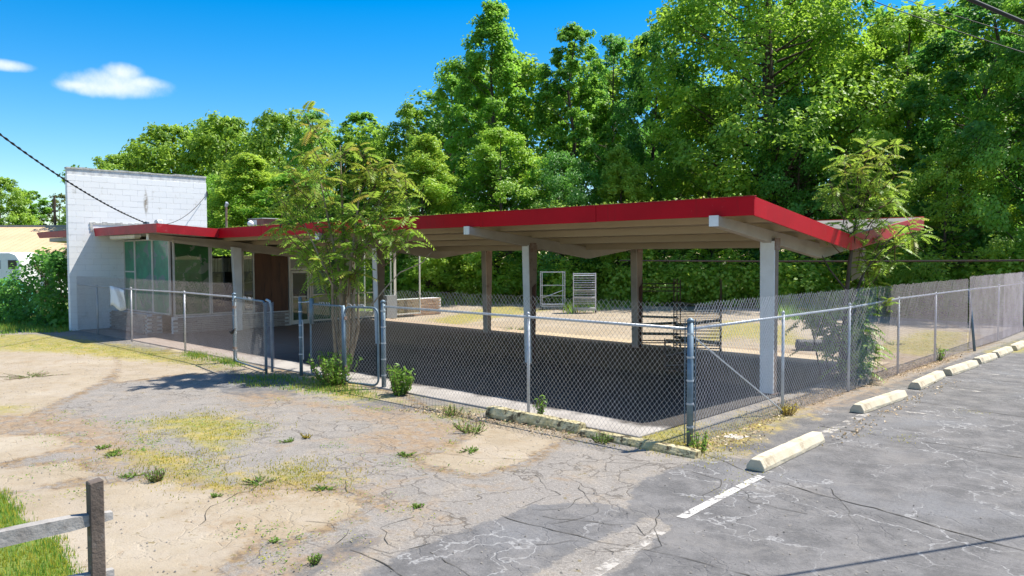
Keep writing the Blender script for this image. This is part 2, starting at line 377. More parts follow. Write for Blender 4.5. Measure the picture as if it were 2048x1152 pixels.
moss = mask([
    gp((300, 845), (400, 828), (512, 850), (470, 880), (435, 905), (360, 870)), gp((250, 903), (330, 912), (470, 962), (440, 972), (300, 930)),
    gp((545, 945), (600, 935), (665, 962), (560, 962)), gp((-60, 672), (80, 668), (200, 685), (340, 702), (440, 735), (300, 722), (120, 705), (-60, 700)),
    gp((1190, 862), (1260, 845), (1380, 850), (1420, 880), (1400, 910), (1280, 880)), gp((600, 760), (700, 765), (780, 800), (700, 800), (600, 775)),
    gp((0, 810), (45, 815), (30, 825), (-30, 825)), gp((880, 812), (940, 822), (930, 842), (880, 835)),
    gp((1390, 690), (1450, 640), (1560, 650), (1620, 690), (1560, 690), (1480, 672)), gp((1740, 700), (1850, 660), (1930, 665), (1920, 700), (1840, 712)),
    gp((1400, 880), (1500, 830), (1580, 815), (1590, 830), (1500, 870), (1430, 905)), gp((1975, 705), (2048, 680), (2100, 690), (2048, 705)),
    gp((800, 660), (900, 652), (860, 640), (1000, 610), (1100, 620), (960, 640), (860, 665)),
])
dirt = mask([
    gp((-60, 835), (110, 825), (220, 850), (310, 900), (460, 965), (640, 950), (720, 985), (600, 990), (480, 1000), (380, 960), (220, 930), (150, 905), (130, 868), (-60, 868)),
    gp((440, 1040), (520, 1055), (560, 1090), (520, 1085)), gp((640, 950), (740, 985), (840, 1020), (880, 1040), (800, 1015), (700, 985)),
    gp((560, 800), (760, 815), (950, 850), (900, 900), (760, 905), (700, 880), (800, 850)),
    gp((430, 1180), (600, 1110), (720, 1085), (650, 1130), (520, 1190)),
    gp((1380, 905), (1560, 815), (1700, 760), (1850, 710), (1900, 715), (1760, 775), (1600, 830), (1440, 895)),
    gp((460, 790), (560, 785), (590, 800), (500, 812)), gp((840, 700), (1000, 672), (1300, 690), (1600, 700), (1720, 740), (1600, 735), (1000, 690)),
    gp((1700, 760), (1740, 715), (1880, 665), (1960, 672), (1860, 712)),
])
V = np.zeros((len(P2), 3)); V[:, :2] = P2
rg = np.random.default_rng(3)
i = (np.arange(ny-1)[:, None]*nx + np.arange(nx-1)[None, :]).ravel()
F = np.stack([i, i+1, i+nx+1, i+nx], 1)
m, nt, p = new_mat('lot_surface'); M['lot'] = m
tc = nt.nodes.new('ShaderNodeTexCoord'); v = tc.outputs['Object']
def attr(nt, name):
    a = nt.nodes.new('ShaderNodeAttribute'); a.attribute_name = name; return a.outputs['Fac']
n_big = noise(nt, v, .55, 7, .6); n_mid = noise(nt, v, 2.6, 8, .68); n_fine = noise(nt, v, 13, 6, .7); n_grit = noise(nt, v, 85, 3, .7)
edge = math_n(nt, 'ADD', math_n(nt, 'MULTIPLY', math_n(nt, 'SUBTRACT', n_mid, .5), 1.3), math_n(nt, 'MULTIPLY', math_n(nt, 'SUBTRACT', n_fine, .5), .55))
def m_of(name, amp, soft, bias=0.):
    return smooth(nt, math_n(nt, 'ADD', attr(nt, name), math_n(nt, 'MULTIPLY_ADD', edge, amp, bias)), -soft, soft)
asph = mixc(nt, smooth(nt, n_mid, .32, .7), (.205, .185, .163), (.285, .255, .222))
asph = mixc(nt, smooth(nt, n_big, .42, .66), asph, (.24, .216, .192))
asph = mixc(nt, math_n(nt, 'MULTIPLY', smooth(nt, n_grit, .52, .66), .65), asph, (.12, .112, .105))
asph = mixc(nt, math_n(nt, 'MULTIPLY', smooth(nt, n_grit, .44, .34), .5), asph, (.50, .47, .43))
conc = mixc(nt, smooth(nt, n_mid, .3, .7), (.345, .28, .20), (.285, .23, .158))
conc = mixc(nt, smooth(nt, n_big, .46, .72), conc, (.385, .325, .245))
conc = mixc(nt, math_n(nt, 'MULTIPLY', smooth(nt, n_fine, .58, .75), .5), conc, (.34, .255, .16))
conc = mixc(nt, math_n(nt, 'MULTIPLY', smooth(nt, n_grit, .6, .72), .4), conc, (.28, .22, .15))
drk = mixc(nt, smooth(nt, n_mid, .35, .68), (.11, .105, .102), (.185, .175, .168))
drk = mixc(nt, smooth(nt, n_big, .5, .7), drk, (.175, .172, .173))
drk = mixc(nt, math_n(nt, 'MULTIPLY', smooth(nt, n_fine, .56, .74), .55), drk, (.29, .28, .27))
drk = mixc(nt, math_n(nt, 'MULTIPLY', smooth(nt, n_grit, .54, .66), .5), drk, (.07, .07, .075))
# pale crazing in the sealed asphalt
def craze(scale, w, dist):
    mp = nt.nodes.new('ShaderNodeVectorMath'); mp.operation = 'ADD'
    nn = nt.nodes.new('ShaderNodeTexNoise'); nn.inputs['Scale'].default_value = 2.2; nn.inputs['Detail'].default_value = 5; nt.links.new(v, nn.inputs['Vector'])
    sc = nt.nodes.new('ShaderNodeVectorMath'); sc.operation = 'SCALE'; sc.inputs['Scale'].default_value = dist; nt.links.new(nn.outputs['Color'], sc.inputs[0])
    nt.links.new(v, mp.inputs[0]); nt.links.new(sc.outputs[0], mp.inputs[1])
    vo = nt.nodes.new('ShaderNodeTexVoronoi'); vo.feature = 'DISTANCE_TO_EDGE'; vo.inputs['Scale'].default_value = scale; nt.links.new(mp.outputs[0], vo.inputs['Vector'])
    return smooth(nt, vo.outputs['Distance'], w, w*.15)
cz = math_n(nt, 'MULTIPLY', craze(.85, .016, 1.3), smooth(nt, noise(nt, v, .5, 5), .42, .54))
drk = mixc(nt, math_n(nt, 'MULTIPLY', cz, .75), drk, (.33, .32, .31))
cz2 = math_n(nt, 'MULTIPLY', craze(2.3, .035, .6), smooth(nt, noise(nt, v, .7, 4), .44, .56))
asph = mixc(nt, math_n(nt, 'MULTIPLY', cz2, .75), asph, (.10, .085, .07))
cz3 = math_n(nt, 'MULTIPLY', craze(.8, .020, 1.1), smooth(nt, noise(nt, v, .5, 4), .45, .58))
asph = mixc(nt, math_n(nt, 'MULTIPLY', cz3, .8), asph, (.09, .075, .06))
n_s = noise(nt, v, 30, 6, .8); n_b = noise(nt, v, 4.3, 10, .75); n_d = noise(nt, v, 1.25, 9, .72, .4)
asph = mixc(nt, math_n(nt, 'MULTIPLY', smooth(nt, n_d, .50, .62), .40), asph, (.32, .262, .195))
asph = mixc(nt, math_n(nt, 'MULTIPLY', smooth(nt, n_s, .50, .62), .55), asph, (.135, .12, .105))
asph = mixc(nt, math_n(nt, 'MULTIPLY', smooth(nt, n_s, .47, .36), .40), asph, (.46, .42, .37))
asph = mixc(nt, math_n(nt, 'MULTIPLY', smooth(nt, n_b, .54, .66), .45), asph, (.165, .145, .125))
conc = mixc(nt, math_n(nt, 'MULTIPLY', smooth(nt, n_s, .54, .68), .45), conc, (.27, .21, .14))
conc = mixc(nt, math_n(nt, 'MULTIPLY', smooth(nt, n_b, .55, .70), .60), conc, (.30, .225, .145))
conc = mixc(nt, math_n(nt, 'MULTIPLY', smooth(nt, n_d, .56, .40), .35), conc, (.36, .31, .255))
drk = mixc(nt, math_n(nt, 'MULTIPLY', smooth(nt, n_s, .52, .66), .45), drk, (.055, .055, .058))
drk = mixc(nt, math_n(nt, 'MULTIPLY', smooth(nt, n_s, .46, .36), .35), drk, (.25, .24, .235))
drk = mixc(nt, math_n(nt, 'MULTIPLY', smooth(nt, n_d, .52, .64), .50), drk, (.205, .19, .175))
col = mixc(nt, m_of('concrete', .36, .022), asph, conc)
cmv = math_n(nt, 'ADD', attr(nt, 'concrete'), math_n(nt, 'MULTIPLY', edge, .36))
band = math_n(nt, 'MULTIPLY', smooth(nt, math_n(nt, 'ABSOLUTE', math_n(nt, 'ADD', cmv, .07)), .20, .02), smooth(nt, n_b, .40, .58))
band = math_n(nt, 'MULTIPLY', band, smooth(nt, attr(nt, 'dark'), .2, -.3))
col = mixc(nt, math_n(nt, 'MULTIPLY', band, .8), col, mixc(nt, smooth(nt, n_fine, .4, .6), (.135, .09, .05), (.27, .175, .075)))
stn = math_n(nt, 'MULTIPLY', smooth(nt, noise(nt, v, 1.9, 10, .74, .5), .56, .66), smooth(nt, attr(nt, 'dark'), .1, -.3))
col = mixc(nt, math_n(nt, 'MULTIPLY', stn, .42), col, (.26, .17, .085))
col = mixc(nt, m_of('dark', .34, .03), col, drk)
col = mixc(nt, math_n(nt, 'MULTIPLY', math_n(nt, 'MULTIPLY', m_of('dirt', 1.5, .4), smooth(nt, n_b, .34, .56)), .85), col, mixc(nt, smooth(nt, n_fine, .35, .65), (.20, .13, .075), (.33, .235, .14)))
mcol = mixc(nt, smooth(nt, n_fine, .36, .62), (.30, .255, .045), (.20, .20, .03))
mcol = mixc(nt, smooth(nt, n_mid, .45, .7), mcol, (.40, .30, .09))
col = mixc(nt, math_n(nt, 'MULTIPLY', math_n(nt, 'MULTIPLY', m_of('moss', 1.6, .35), smooth(nt, n_b, .30, .52)), .85), col, mcol)
# scattered tiny moss spots and dark chips
sp_ = math_n(nt, 'MULTIPLY', smooth(nt, noise(nt, v, 6.5, 6, .7), .60, .67), smooth(nt, math_n(nt, 'ADD', attr(nt, 'dark'), 0), .1, -.2))
col = mixc(nt, math_n(nt, 'MULTIPLY', sp_, .8), col, (.17, .13, .05))
nt.links.new(col, p.inputs['Base Color']); p.inputs['Roughness'].default_value = .9; p.inputs['Specular IOR Level'].default_value = .25
bn = nt.nodes.new('ShaderNodeBump'); bn.inputs['Strength'].default_value = .55; bn.inputs['Distance'].default_value = .02
hh = math_n(nt, 'ADD', math_n(nt, 'MULTIPLY', n_s, 1.1), math_n(nt, 'ADD', n_fine, math_n(nt, 'MULTIPLY', math_n(nt, 'ADD', cz2, cz3), -.8)))
nt.links.new(hh, bn.inputs['Height']); nt.links.new(bn.outputs[0], p.inputs['Normal'])
me = np_mesh('parking_lot', V, F, 'lot')
for nm, a in (('concrete', concrete), ('dark', dark), ('moss', moss), ('dirt', dirt)):
    at_ = me.attributes.new(nm, 'FLOAT', 'POINT'); at_.data.foreach_set('value', a.astype(np.float32))
kind(link('parking_lot', me), 'structure', 'cracked asphalt and tan concrete parking lot with moss and dirt')
M['earth'] = mat('grassy_earth', (.10, .13, .03), (.16, .14, .06), .35, .95, c3=(.20, .16, .09), s3=.12, t3=(.5, .7), bump=.3)
# back lot between canopy and trees: paler worn pavement
kind(MB().add([(-900, -900, -.05), (900, -900, -.05), (900, 900, -.05), (-900, 900, -.05)], [(0, 1, 2, 3)]).build('ground', 'earth'), 'structure', 'grassy ground')
# forest-edge and left-hand grass ground above the lot sheet
def sheet(name, poly, z, m, label):
    return kind(MB().add([(x, y, z) for x, y in poly], [tuple(range(len(poly)))]).build(name, m), 'structure', label)
M['grass_soil'] = mat('grassy_soil', (.09, .14, .02), (.17, .20, .035), 1.2, .95, c3=(.22, .17, .07), s3=.9, t3=(.55, .72), bump=.5)
sheet('forest_floor', [(-40, 16.5), (-27, 16.2), (-24, 18.5), (-20, 20.2), (-12, 20.6), (-3, 19.2), (.2, 18.2), (1.2, 21), (12, 24), (12, 40), (-45, 40)], .006, 'grass_soil', 'green forest floor at the lot edge')
sheet('left_verge', [(-40, -9), (-27.0, -6.1), (-24.0, -5.3), (-22.6, -4.7), (-22.7, 12), (-26, 15.8), (-40, 16)], .005, 'grass_soil', 'weedy verge beside the white wall')
fr = gp((-80, 990), (0, 985), (45, 1040), (110, 1085), (150, 1165), (160, 1300)); 
sheet('front_verge', [tuple(fr[0]), *map(tuple, fr[1:]), (1.2, -13.6), (-2, -13.9), (-6, -12)], .006, 'grass_soil', 'grass verge at the bottom left corner')

# canopy slab: dark concrete, roof shade deepened in its colour, sunlit edge strips painted pale
m, nt, p = new_mat('canopy_slab'); M['slab'] = m
tc = nt.nodes.new('ShaderNodeTexCoord'); v = tc.outputs['Object']; sx = nt.nodes.new('ShaderNodeSeparateXYZ'); nt.links.new(v, sx.inputs[0])
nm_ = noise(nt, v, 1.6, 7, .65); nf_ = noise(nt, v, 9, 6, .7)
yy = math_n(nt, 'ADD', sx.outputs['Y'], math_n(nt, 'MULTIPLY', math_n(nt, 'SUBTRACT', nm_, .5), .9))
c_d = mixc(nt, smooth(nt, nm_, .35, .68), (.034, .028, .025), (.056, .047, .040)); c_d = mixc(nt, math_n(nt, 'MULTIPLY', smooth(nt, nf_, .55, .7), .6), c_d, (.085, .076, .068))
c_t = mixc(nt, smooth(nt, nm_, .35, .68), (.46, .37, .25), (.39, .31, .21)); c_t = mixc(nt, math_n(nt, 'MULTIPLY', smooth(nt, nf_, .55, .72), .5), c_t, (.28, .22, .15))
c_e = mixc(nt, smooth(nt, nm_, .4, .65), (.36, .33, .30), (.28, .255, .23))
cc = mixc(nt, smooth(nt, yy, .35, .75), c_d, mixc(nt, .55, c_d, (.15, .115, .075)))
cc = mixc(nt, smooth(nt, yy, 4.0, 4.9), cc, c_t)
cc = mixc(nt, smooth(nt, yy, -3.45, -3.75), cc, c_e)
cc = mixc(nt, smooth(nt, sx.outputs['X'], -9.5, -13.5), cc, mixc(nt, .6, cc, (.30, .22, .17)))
nt.links.new(cc, p.inputs['Base Color']); p.inputs['Roughness'].default_value = .85
b = nt.nodes.new('ShaderNodeBump'); b.inputs['Strength'].default_value = .3; b.inputs['Distance'].default_value = .01; nt.links.new(nf_, b.inputs['Height']); nt.links.new(b.outputs[0], p.inputs['Normal'])
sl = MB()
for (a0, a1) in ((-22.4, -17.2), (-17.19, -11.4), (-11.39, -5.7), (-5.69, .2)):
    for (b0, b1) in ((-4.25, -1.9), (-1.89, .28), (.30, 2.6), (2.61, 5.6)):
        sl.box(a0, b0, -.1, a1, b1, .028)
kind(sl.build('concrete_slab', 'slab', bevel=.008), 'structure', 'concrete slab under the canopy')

# painted stall lines and cracks
m, nt, p = new_mat('worn_line_paint'); M['line'] = m
tc = nt.nodes.new('ShaderNodeTexCoord'); f = smooth(nt, noise(nt, tc.outputs['Object'], 9, 9, .8), .40, .50)
tr = nt.nodes.new('ShaderNodeBsdfTransparent'); mx = nt.nodes.new('ShaderNodeMixShader'); out = nt.nodes['Material Output']
p.inputs['Base Color'].default_value = (.50, .475, .44, 1); p.inputs['Roughness'].default_value = .8
nt.links.new(f, mx.inputs[0]); nt.links.new(tr.outputs[0], mx.inputs[1]); nt.links.new(p.outputs[0], mx.inputs[2]); nt.links.new(mx.outputs[0], out.inputs[0])
m, nt, p = new_mat('faded_line_paint'); M['line_faded'] = m
tc = nt.nodes.new('ShaderNodeTexCoord'); f = math_n(nt, 'MULTIPLY', smooth(nt, noise(nt, tc.outputs['Object'], 5, 8, .75), .45, .6), .75)
tr = nt.nodes.new('ShaderNodeBsdfTransparent'); mx = nt.nodes.new('ShaderNodeMixShader'); out = nt.nodes['Material Output']
p.inputs['Base Color'].default_value = (.50, .46, .41, 1); p.inputs['Roughness'].default_value = .9
nt.links.new(f, mx.inputs[0]); nt.links.new(tr.outputs[0], mx.inputs[1]); nt.links.new(p.outputs[0], mx.inputs[2]); nt.links.new(mx.outputs[0], out.inputs[0])
def strip(x0, y0, x1, y1, w, z=.004):
    d = np.array([x1-x0, y1-y0]); d /= np.linalg.norm(d); n = np.array([-d[1], d[0]])*w/2
    return [(x0+n[0], y0+n[1], z), (x0-n[0], y0-n[1], z), (x1-n[0], y1-n[1], z), (x1+n[0], y1+n[1], z)]
ln = MB()
def lp(a, b, w): 
    A, B = gz(*a), gz(*b); ln.add(strip(A[0], A[1], B[0], B[1], w), [(0, 1, 2, 3)])
lp((1362, 1036), (1522, 952), .10)
kind(ln.build('painted_line', 'line'), 'structure', 'white painted line on the dark asphalt')
ln = MB()
lp((1575, 918-15), (1735, 826), .14)
for a, b in (((1800, 822), (1930, 838)), ((1872, 773), (1960, 784)), ((1930, 745), (2030, 752))): lp(a, b, .10)
lp((1150, 1175), (1330, 1058), .11)
kind(ln.build('faded_painted_line', 'line_faded'), 'structure', 'faded stall lines')
# square white patch by the fence
A = gz(1472, 874); kind(MB().add([(A[0]-.16, A[1]-.12, .006), (A[0]+.1, A[1]-.14, .006), (A[0]+.13, A[1]+.13, .006), (A[0]-.13, A[1]+.12, .006)], [(0, 1, 2, 3)]).build('white_paint_square', 'line'), 'structure', 'small white painted square')
M['crack'] = mat('crack_dirt', (.035, .032, .028), (.07, .06, .04), 8, .95)
ck = MB()
def crack(pts, w, jit, rng):
    P = [np.array(q[:2]) for q in pts]; out_ = []
    for a, b in zip(P[:-1], P[1:]):
        k = max(2, int(np.linalg.norm(b-a)/.12))
        for j in range(k): out_.append(a+(b-a)*j/k)
    out_.append(P[-1]); out_ = np.array(out_); dv = np.gradient(out_, axis=0); n = np.stack([-dv[:, 1], dv[:, 0]], 1); n /= np.linalg.norm(n, axis=1, keepdims=True)
    wob = np.cumsum(rng.normal(size=len(out_))*jit*1.3); wob -= np.linspace(wob[0], wob[-1], len(wob)); out_ = out_+n*wob[:, None]
    ww = .55*w*(.15+rng.random(len(out_))*1.1)
    L = out_+n*ww[:, None]/2; R = out_-n*ww[:, None]/2; k = len(out_)
    vs = [(x, y, .005) for x, y in L]+[(x, y, .005) for x, y in R]
    ck.add(vs, [(j, k+j, k+j+1, j+1) for j in range(k-1)])
rc = np.random.default_rng(5)
for a, b, w in (((1640, 852), (2100, 925), .028), ((1830, 803), (2100, 842), .026), ((1900, 772), (2100, 800), .024), ((1530, 958), (2100, 1115), .03), ((1970, 738), (2100, 750), .02), ((1950, 755), (2100, 775), .02), ((1000, 1030), (1500, 1152), .02), ((700, 1100), (830, 1165), .022), ((1400, 905), (1540, 965), .018), ((1660, 975), (1720, 1060), .012), ((860, 1105), (980, 1180), .014)):
    crack([gz(*a), gz(*b)], w, .014, rc)
crack([gz(870, 905), gz(1080, 920), gz(1390, 925)], .012, .02, rc)
for pl in () and ([(430, 985), (455, 1010), (500, 1045), (520, 1075), (560, 1098)], [(330, 958), (440, 985), (540, 985), (640, 958), (735, 1012)], [(735, 1012), (640, 1062), (560, 1098)], [(0, 870), (120, 868), (190, 880)], [(0, 945), (160, 922)], [(60, 1010), (150, 975), (330, 962)]): crack([gz(*q) for q in pl], .05, .02, rc)
for k_ in range(16):
    px_, py_ = rc.uniform(500, 1480), rc.uniform(890, 1130); p0_ = gz(px_, py_); a_ = rc.uniform(0, 6.28); L_ = rc.uniform(.4, 1.5); crack([p0_, p0_+np.array([math.cos(a_)*L_*.5, math.sin(a_)*L_*.5, 0]), p0_+np.array([math.cos(a_+.7)*L_, math.sin(a_+.7)*L_, 0])], .014, .03, rc)
kind(ck.build('pavement_crack', 'crack'), 'structure', 'dark cracks running across the asphalt')

# ================================================================== CANOPY
ZF, ZV, YF, YV, YR, XE = 3.345, 2.826, -1.83, 2.10, 6.44, .617
def roof_z(y): return ZF-(ZF-ZV)*(y-YF)/(YV-YF) if y < YV else ZV+(3.322-ZV)*(y-YV)/(YR-YV)
XL = -22.45
can = thing('shelter_canopy', 'long open shelter with red edged butterfly roof on white columns', 'canopy', (0, 0, 0))
# roof boards, four per slope in four lengths, each its own piece
xcuts = [XE-.06, -5.686, -11.372, -17.06, XL]
ro = MB()
for (ya, yb) in ((YF+.05, YV), (YV, YR-.05)):
    for k in range(4):
        y0 = ya+(yb-ya)*k/4+.004; y1 = ya+(yb-ya)*(k+1)/4-.004
        for x1, x0 in zip(xcuts[:-1], xcuts[1:]):
            z0, z1 = roof_z(y0)-.035, roof_z(y1)-.035; t = .07
            MB().hexa([(x0+.004, y0, z0-t), (x1-.004, y0, z0-t), (x1-.004, y1, z1-t), (x0+.004, y1, z1-t), (x0+.004, y0, z0), (x1-.004, y0, z0), (x1-.004, y1, z1), (x0+.004, y1, z1)]).build('roof_panel', 'deck', can)
    for k in range(1, 5):
        y = ya+(yb-ya)*k/4-(.12 if yb == YV else .0); 
        if yb != YV: y = ya+(yb-ya)*(k-1)/4+.10
        z = roof_z(y)-.105
        MB().box(XL+.05, y-.045, z-.13, XE-.10, y+.045, z+.01).build('joist', 'deck', can)
# felt layer
rf = MB()
for (ya, yb) in ((YF+.03, YV), (YV, YR-.03)):
    rf.hexa([(XL, ya, roof_z(ya)-.033), (XE-.04, ya, roof_z(ya)-.033), (XE-.04, yb, roof_z(yb)-.033), (XL, yb, roof_z(yb)-.033), (XL, ya, roof_z(ya)-.012), (XE-.04, ya, roof_z(ya)-.012), (XE-.04, yb, roof_z(yb)-.012), (XL, yb, roof_z(yb)-.012)])
rf.build('roof_felt', 'roof_top', can)
# fascia boards
FH = .285
cuts = [XE, -2.4, -5.4, -8.5, -11.5, -14.5, -17.25]
for x1, x0 in zip(cuts[:-1], cuts[1:]):
    dz_ = math.sin(x0*2.7)*.007; dy_ = math.sin(x0*5.1)*.004; MB().box(x0+.005, YF+dy_, ZF-FH+dz_, x1-.001, YF+.03, ZF).build('front_fascia', 'red', can, bevel=.004)
cuts = [XE, -4.0, -8.5, -13, -17.5, XL]
for x1, x0 in zip(cuts[:-1], cuts[1:]):
    MB().box(x0+.002, YR-.03, 3.322-FH, x1-.001, YR, 3.322).build('rear_fascia', 'red', can, bevel=.004)
for (ya, yb) in ((YF+.031, YV), (YV, YR-.031)):
    za, zb = roof_z(ya), roof_z(yb)
    MB().hexa([(XE-.03, ya, za-FH), (XE, ya, za-FH), (XE, yb, zb-FH), (XE-.03, yb, zb-FH), (XE-.03, ya, za), (XE, ya, za), (XE, yb, zb), (XE-.03, yb, zb)]).build('end_fascia', 'red' if yb == YV else 'red_worn', can)
# thin drip edge
MB().box(-17.25, YF-.012, ZF, XE+.012, YF+.05, ZF+.014).build('drip_edge', 'red_worn', can)
# beams with white end caps
def beam_profile(yfront):
    return [(-1.93 if yfront is None else yfront, 0), (0, 0), (2.1, 0), (4.17, 0), (6.1, 0)]
CX = [0, -5.686, -11.372, -17.35]
for i_, x in enumerate(CX[:3]+[-17.0]):
    if i_ == 3: continue
    top = [(-1.93, 3.07), (2.1, 2.66), (6.1, 3.07)]; bot = [(6.1, 2.91), (4.17, 2.655), (2.1, 2.39), (0, 2.655), (-1.93, 2.91)]
    w = .075
    bm_ = MB().prism(top+bot, x-w, x+w, 0).build('beam', 'beam', can, bevel=.006)
    MB().box(x-w-.004, -1.945, 2.905, x+w+.004, -1.925, 3.075).build('end_cap', 'cap_white', bm_)
    MB().box(x-w-.004, 6.095, 2.905, x+w+.004, 6.115, 3.075).build('end_cap', 'cap_white', bm_)
M['col_side_shade'] = mat('shaded_column_sides', (.25, .19, .145), (.19, .14, .105), 2, .7, c3=(.10, .06, .04), s3=2.6, t3=(.56, .72), bump=.15)  # brown here is the shade under the roof, painted into the column sides
M['col_grey'] = mat('grey_brown_column_front', (.42, .37, .32), (.34, .30, .26), 2, .65, c3=(.18, .12, .09), s3=2.6, t3=(.60, .76), bump=.15)
def column(x, y, wx, wy0, wy1, z1, par, stain=None, front='col_white'):
    a, b_ = wx/2, wy0/2; c_ = wy1/2
    co = MB().hexa([(x-a*.92, y-b_+.02, 0.02), (x+a*.92, y-b_+.02, .02), (x+a*.92, y+b_, .02), (x-a*.92, y+b_, .02), (x-a, y-c_+.02, z1), (x+a, y-c_+.02, z1), (x+a, y+c_, z1), (x-a, y+c_, z1)]).build('column', 'col_side_shade', par, bevel=.006)
    e = .012
    MB().hexa([(x-a*.92-e, y-b_, 0.03), (x+a*.92+e, y-b_, .03), (x+a*.92+e, y-b_+.022, .03), (x-a*.92-e, y-b_+.022, .03), (x-a-e, y-c_, z1-.002), (x+a+e, y-c_, z1-.002), (x+a+e, y-c_+.022, z1-.002), (x-a-e, y-c_+.022, z1-.002)]).build('front_plate', front, co)
    bp = MB().box(x-a-.05, y-b_-.05, .0285, x+a+.05, y+b_+.05, .045).build('base_plate', 'galv_rust', co)
    for s_ in (-1, 1): MB().box(x+s_*(a+.018)-.006, y-.10, z1-.16, x+s_*(a+.018)+.006, y+.10, z1+.05).build('bracket', 'galv_rust', co)
    if stain:
        MB().hexa([(x+a*.95, y-b_*.2, .05), (x+a*.95+.012, y-b_*.2, .05), (x+a*.95+.012, y+b_*.95, .05), (x+a*.95, y+b_*.95, .05), (x+a*.97, y-.02, stain), (x+a*.97+.012, y-.02, stain), (x+a*.97+.012, y+b_*1.1, stain+.08), (x+a*.97, y+b_*1.1, stain+.08)]).build('rust_stain', 'rust_stain', co)
    return co
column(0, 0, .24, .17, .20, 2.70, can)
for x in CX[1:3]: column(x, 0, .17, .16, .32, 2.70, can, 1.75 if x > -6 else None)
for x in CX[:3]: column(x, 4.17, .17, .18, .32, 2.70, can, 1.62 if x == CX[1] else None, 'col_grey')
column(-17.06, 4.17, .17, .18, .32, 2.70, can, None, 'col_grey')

# debris along the roof edge
def debris(name, label, pts, n, size, m, rng, zjit=.02, spread=.03):
    pts = np.array(pts, float); seg = np.linalg.norm(np.diff(pts, axis=0), axis=1); cum = np.concatenate([[0], np.cumsum(seg)])
    u = rng.random(n)*cum[-1]; k = np.clip(np.searchsorted(cum, u)-1, 0, len(seg)-1); t = (u-cum[k])/seg[k]
    C = pts[k]+(pts[k+1]-pts[k])*t[:, None]+rng.normal(size=(n, 3))*np.array([spread, spread, 0]); C[:, 2] += np.abs(rng.normal(size=n))*zjit
    nr = unit(rng.normal(size=(n, 3))+np.array([0, 0, 1.2])); V, F, T = leaves(C, nr, size, rng, .7, tint_arr(n, rng.random(n), (rng.random(n) < .3)*.8))
    return kind(link(name, np_mesh(name, V, F, m, T)), 'stuff', label)
r = np.random.default_rng(11)
debris('roof_litter', 'dry leaf litter lying along the roof edge', [(XE-.1, YF+.1, ZF+.01), (-17, YF+.1, ZF+.01)], 700, .045, 'leaf_weed', r, .02, .05)

# ================================================================== STORE BUILDING
st = thing('store_building', 'vacant glass fronted store with tall white block wall', 'building', (-22.5, -2.7, 0))
WX0, WX1, WY0, WY1, WZ = -22.70, -22.50, -4.51, .24, 5.44
bw = MB().box(WX0+.012, WY0+.012, 0, WX1-.012, WY1-.012, WZ).build('block_wall', 'mortar', st)
# blocks: 0.6 m faces, 0.2 m courses
blk_me = {}
hb = .2015; nco = int(WZ/hb); rest = MB(); cnt = 0
def blk_mesh(L):
    L = round(L, 3)
    if L not in blk_me:
        b_ = MB().box(-.1, -L/2+.0012, .003, .1, L/2-.0012, hb-.003); me = bpy.data.meshes.new('block'); me.from_pydata(b_.v, [], b_.f); me.materials.append(M['block'])
        bm2 = bmesh.new(); bm2.from_mesh(me); bmesh.ops.bevel(bm2, geom=list(bm2.edges), offset=.0025, segments=1, affect='EDGES'); bm2.to_mesh(me); bm2.free(); blk_me[L] = me
    return blk_me[L]
rb = random.Random(4)
for k in range(nco):
    y = WY0; first = True; z = k*hb
    while y < WY1-.01:
        L = .50 if not (first and k % 2) else .25
        L = min(L, WY1-y); first = False
        yc = y+L/2; xo = rb.uniform(-.0015, .0015)
        if (yc > -2.8 and z < 2.75) or cnt >= 292: rest.box((WX0+WX1)/2-.1, y+.003, z+.003, (WX0+WX1)/2+.1, y+L-.003, z+hb-.003)
        else:
            o = link('block', blk_mesh(L), bw); o.location = ((WX0+WX1)/2+xo - bw['_o'][0], yc-bw['_o'][1], z-bw['_o'][2]); cnt += 1
        y += L
rr = rest.build('hidden_blocks', 'block', bw); rr['kind'] = 'stuff'; rr.name = 'block_infill'
cp = MB(); rb2 = random.Random(9); y = WY0-.01
while y < WY1:
    L = rb2.uniform(.25, .6); h = rb2.uniform(.035, .07); cp.box(WX0-.012, y, WZ-.001, WX1+.012, min(y+L, WY1+.01)-.004, WZ+h); y += L
cp.build('coping', 'coping', st)
# peeling flashing line on the wall above the roof junction
fl = MB(); y = -3.74
while y < -1.9:
    L = rb2.uniform(.06, .18); fl.box(WX1+.001, y, 3.60+rb2.uniform(-.02, .02), WX1+.02, y+L, 3.66+rb2.uniform(-.02, .03)); y += L*.95
y = 3.36
for k in range(5): fl.box(WX1+.001, -3.84+rb2.uniform(-.015, .015), y, WX1+.02, -3.76, y+.06); y += .06
fl.build('flashing', 'coping', st)
MB().box(WX0+.03, WY1+.002, 4.75, WX1+.04, WY1+.03, 4.95).build('loose_bracket', 'dark', st)
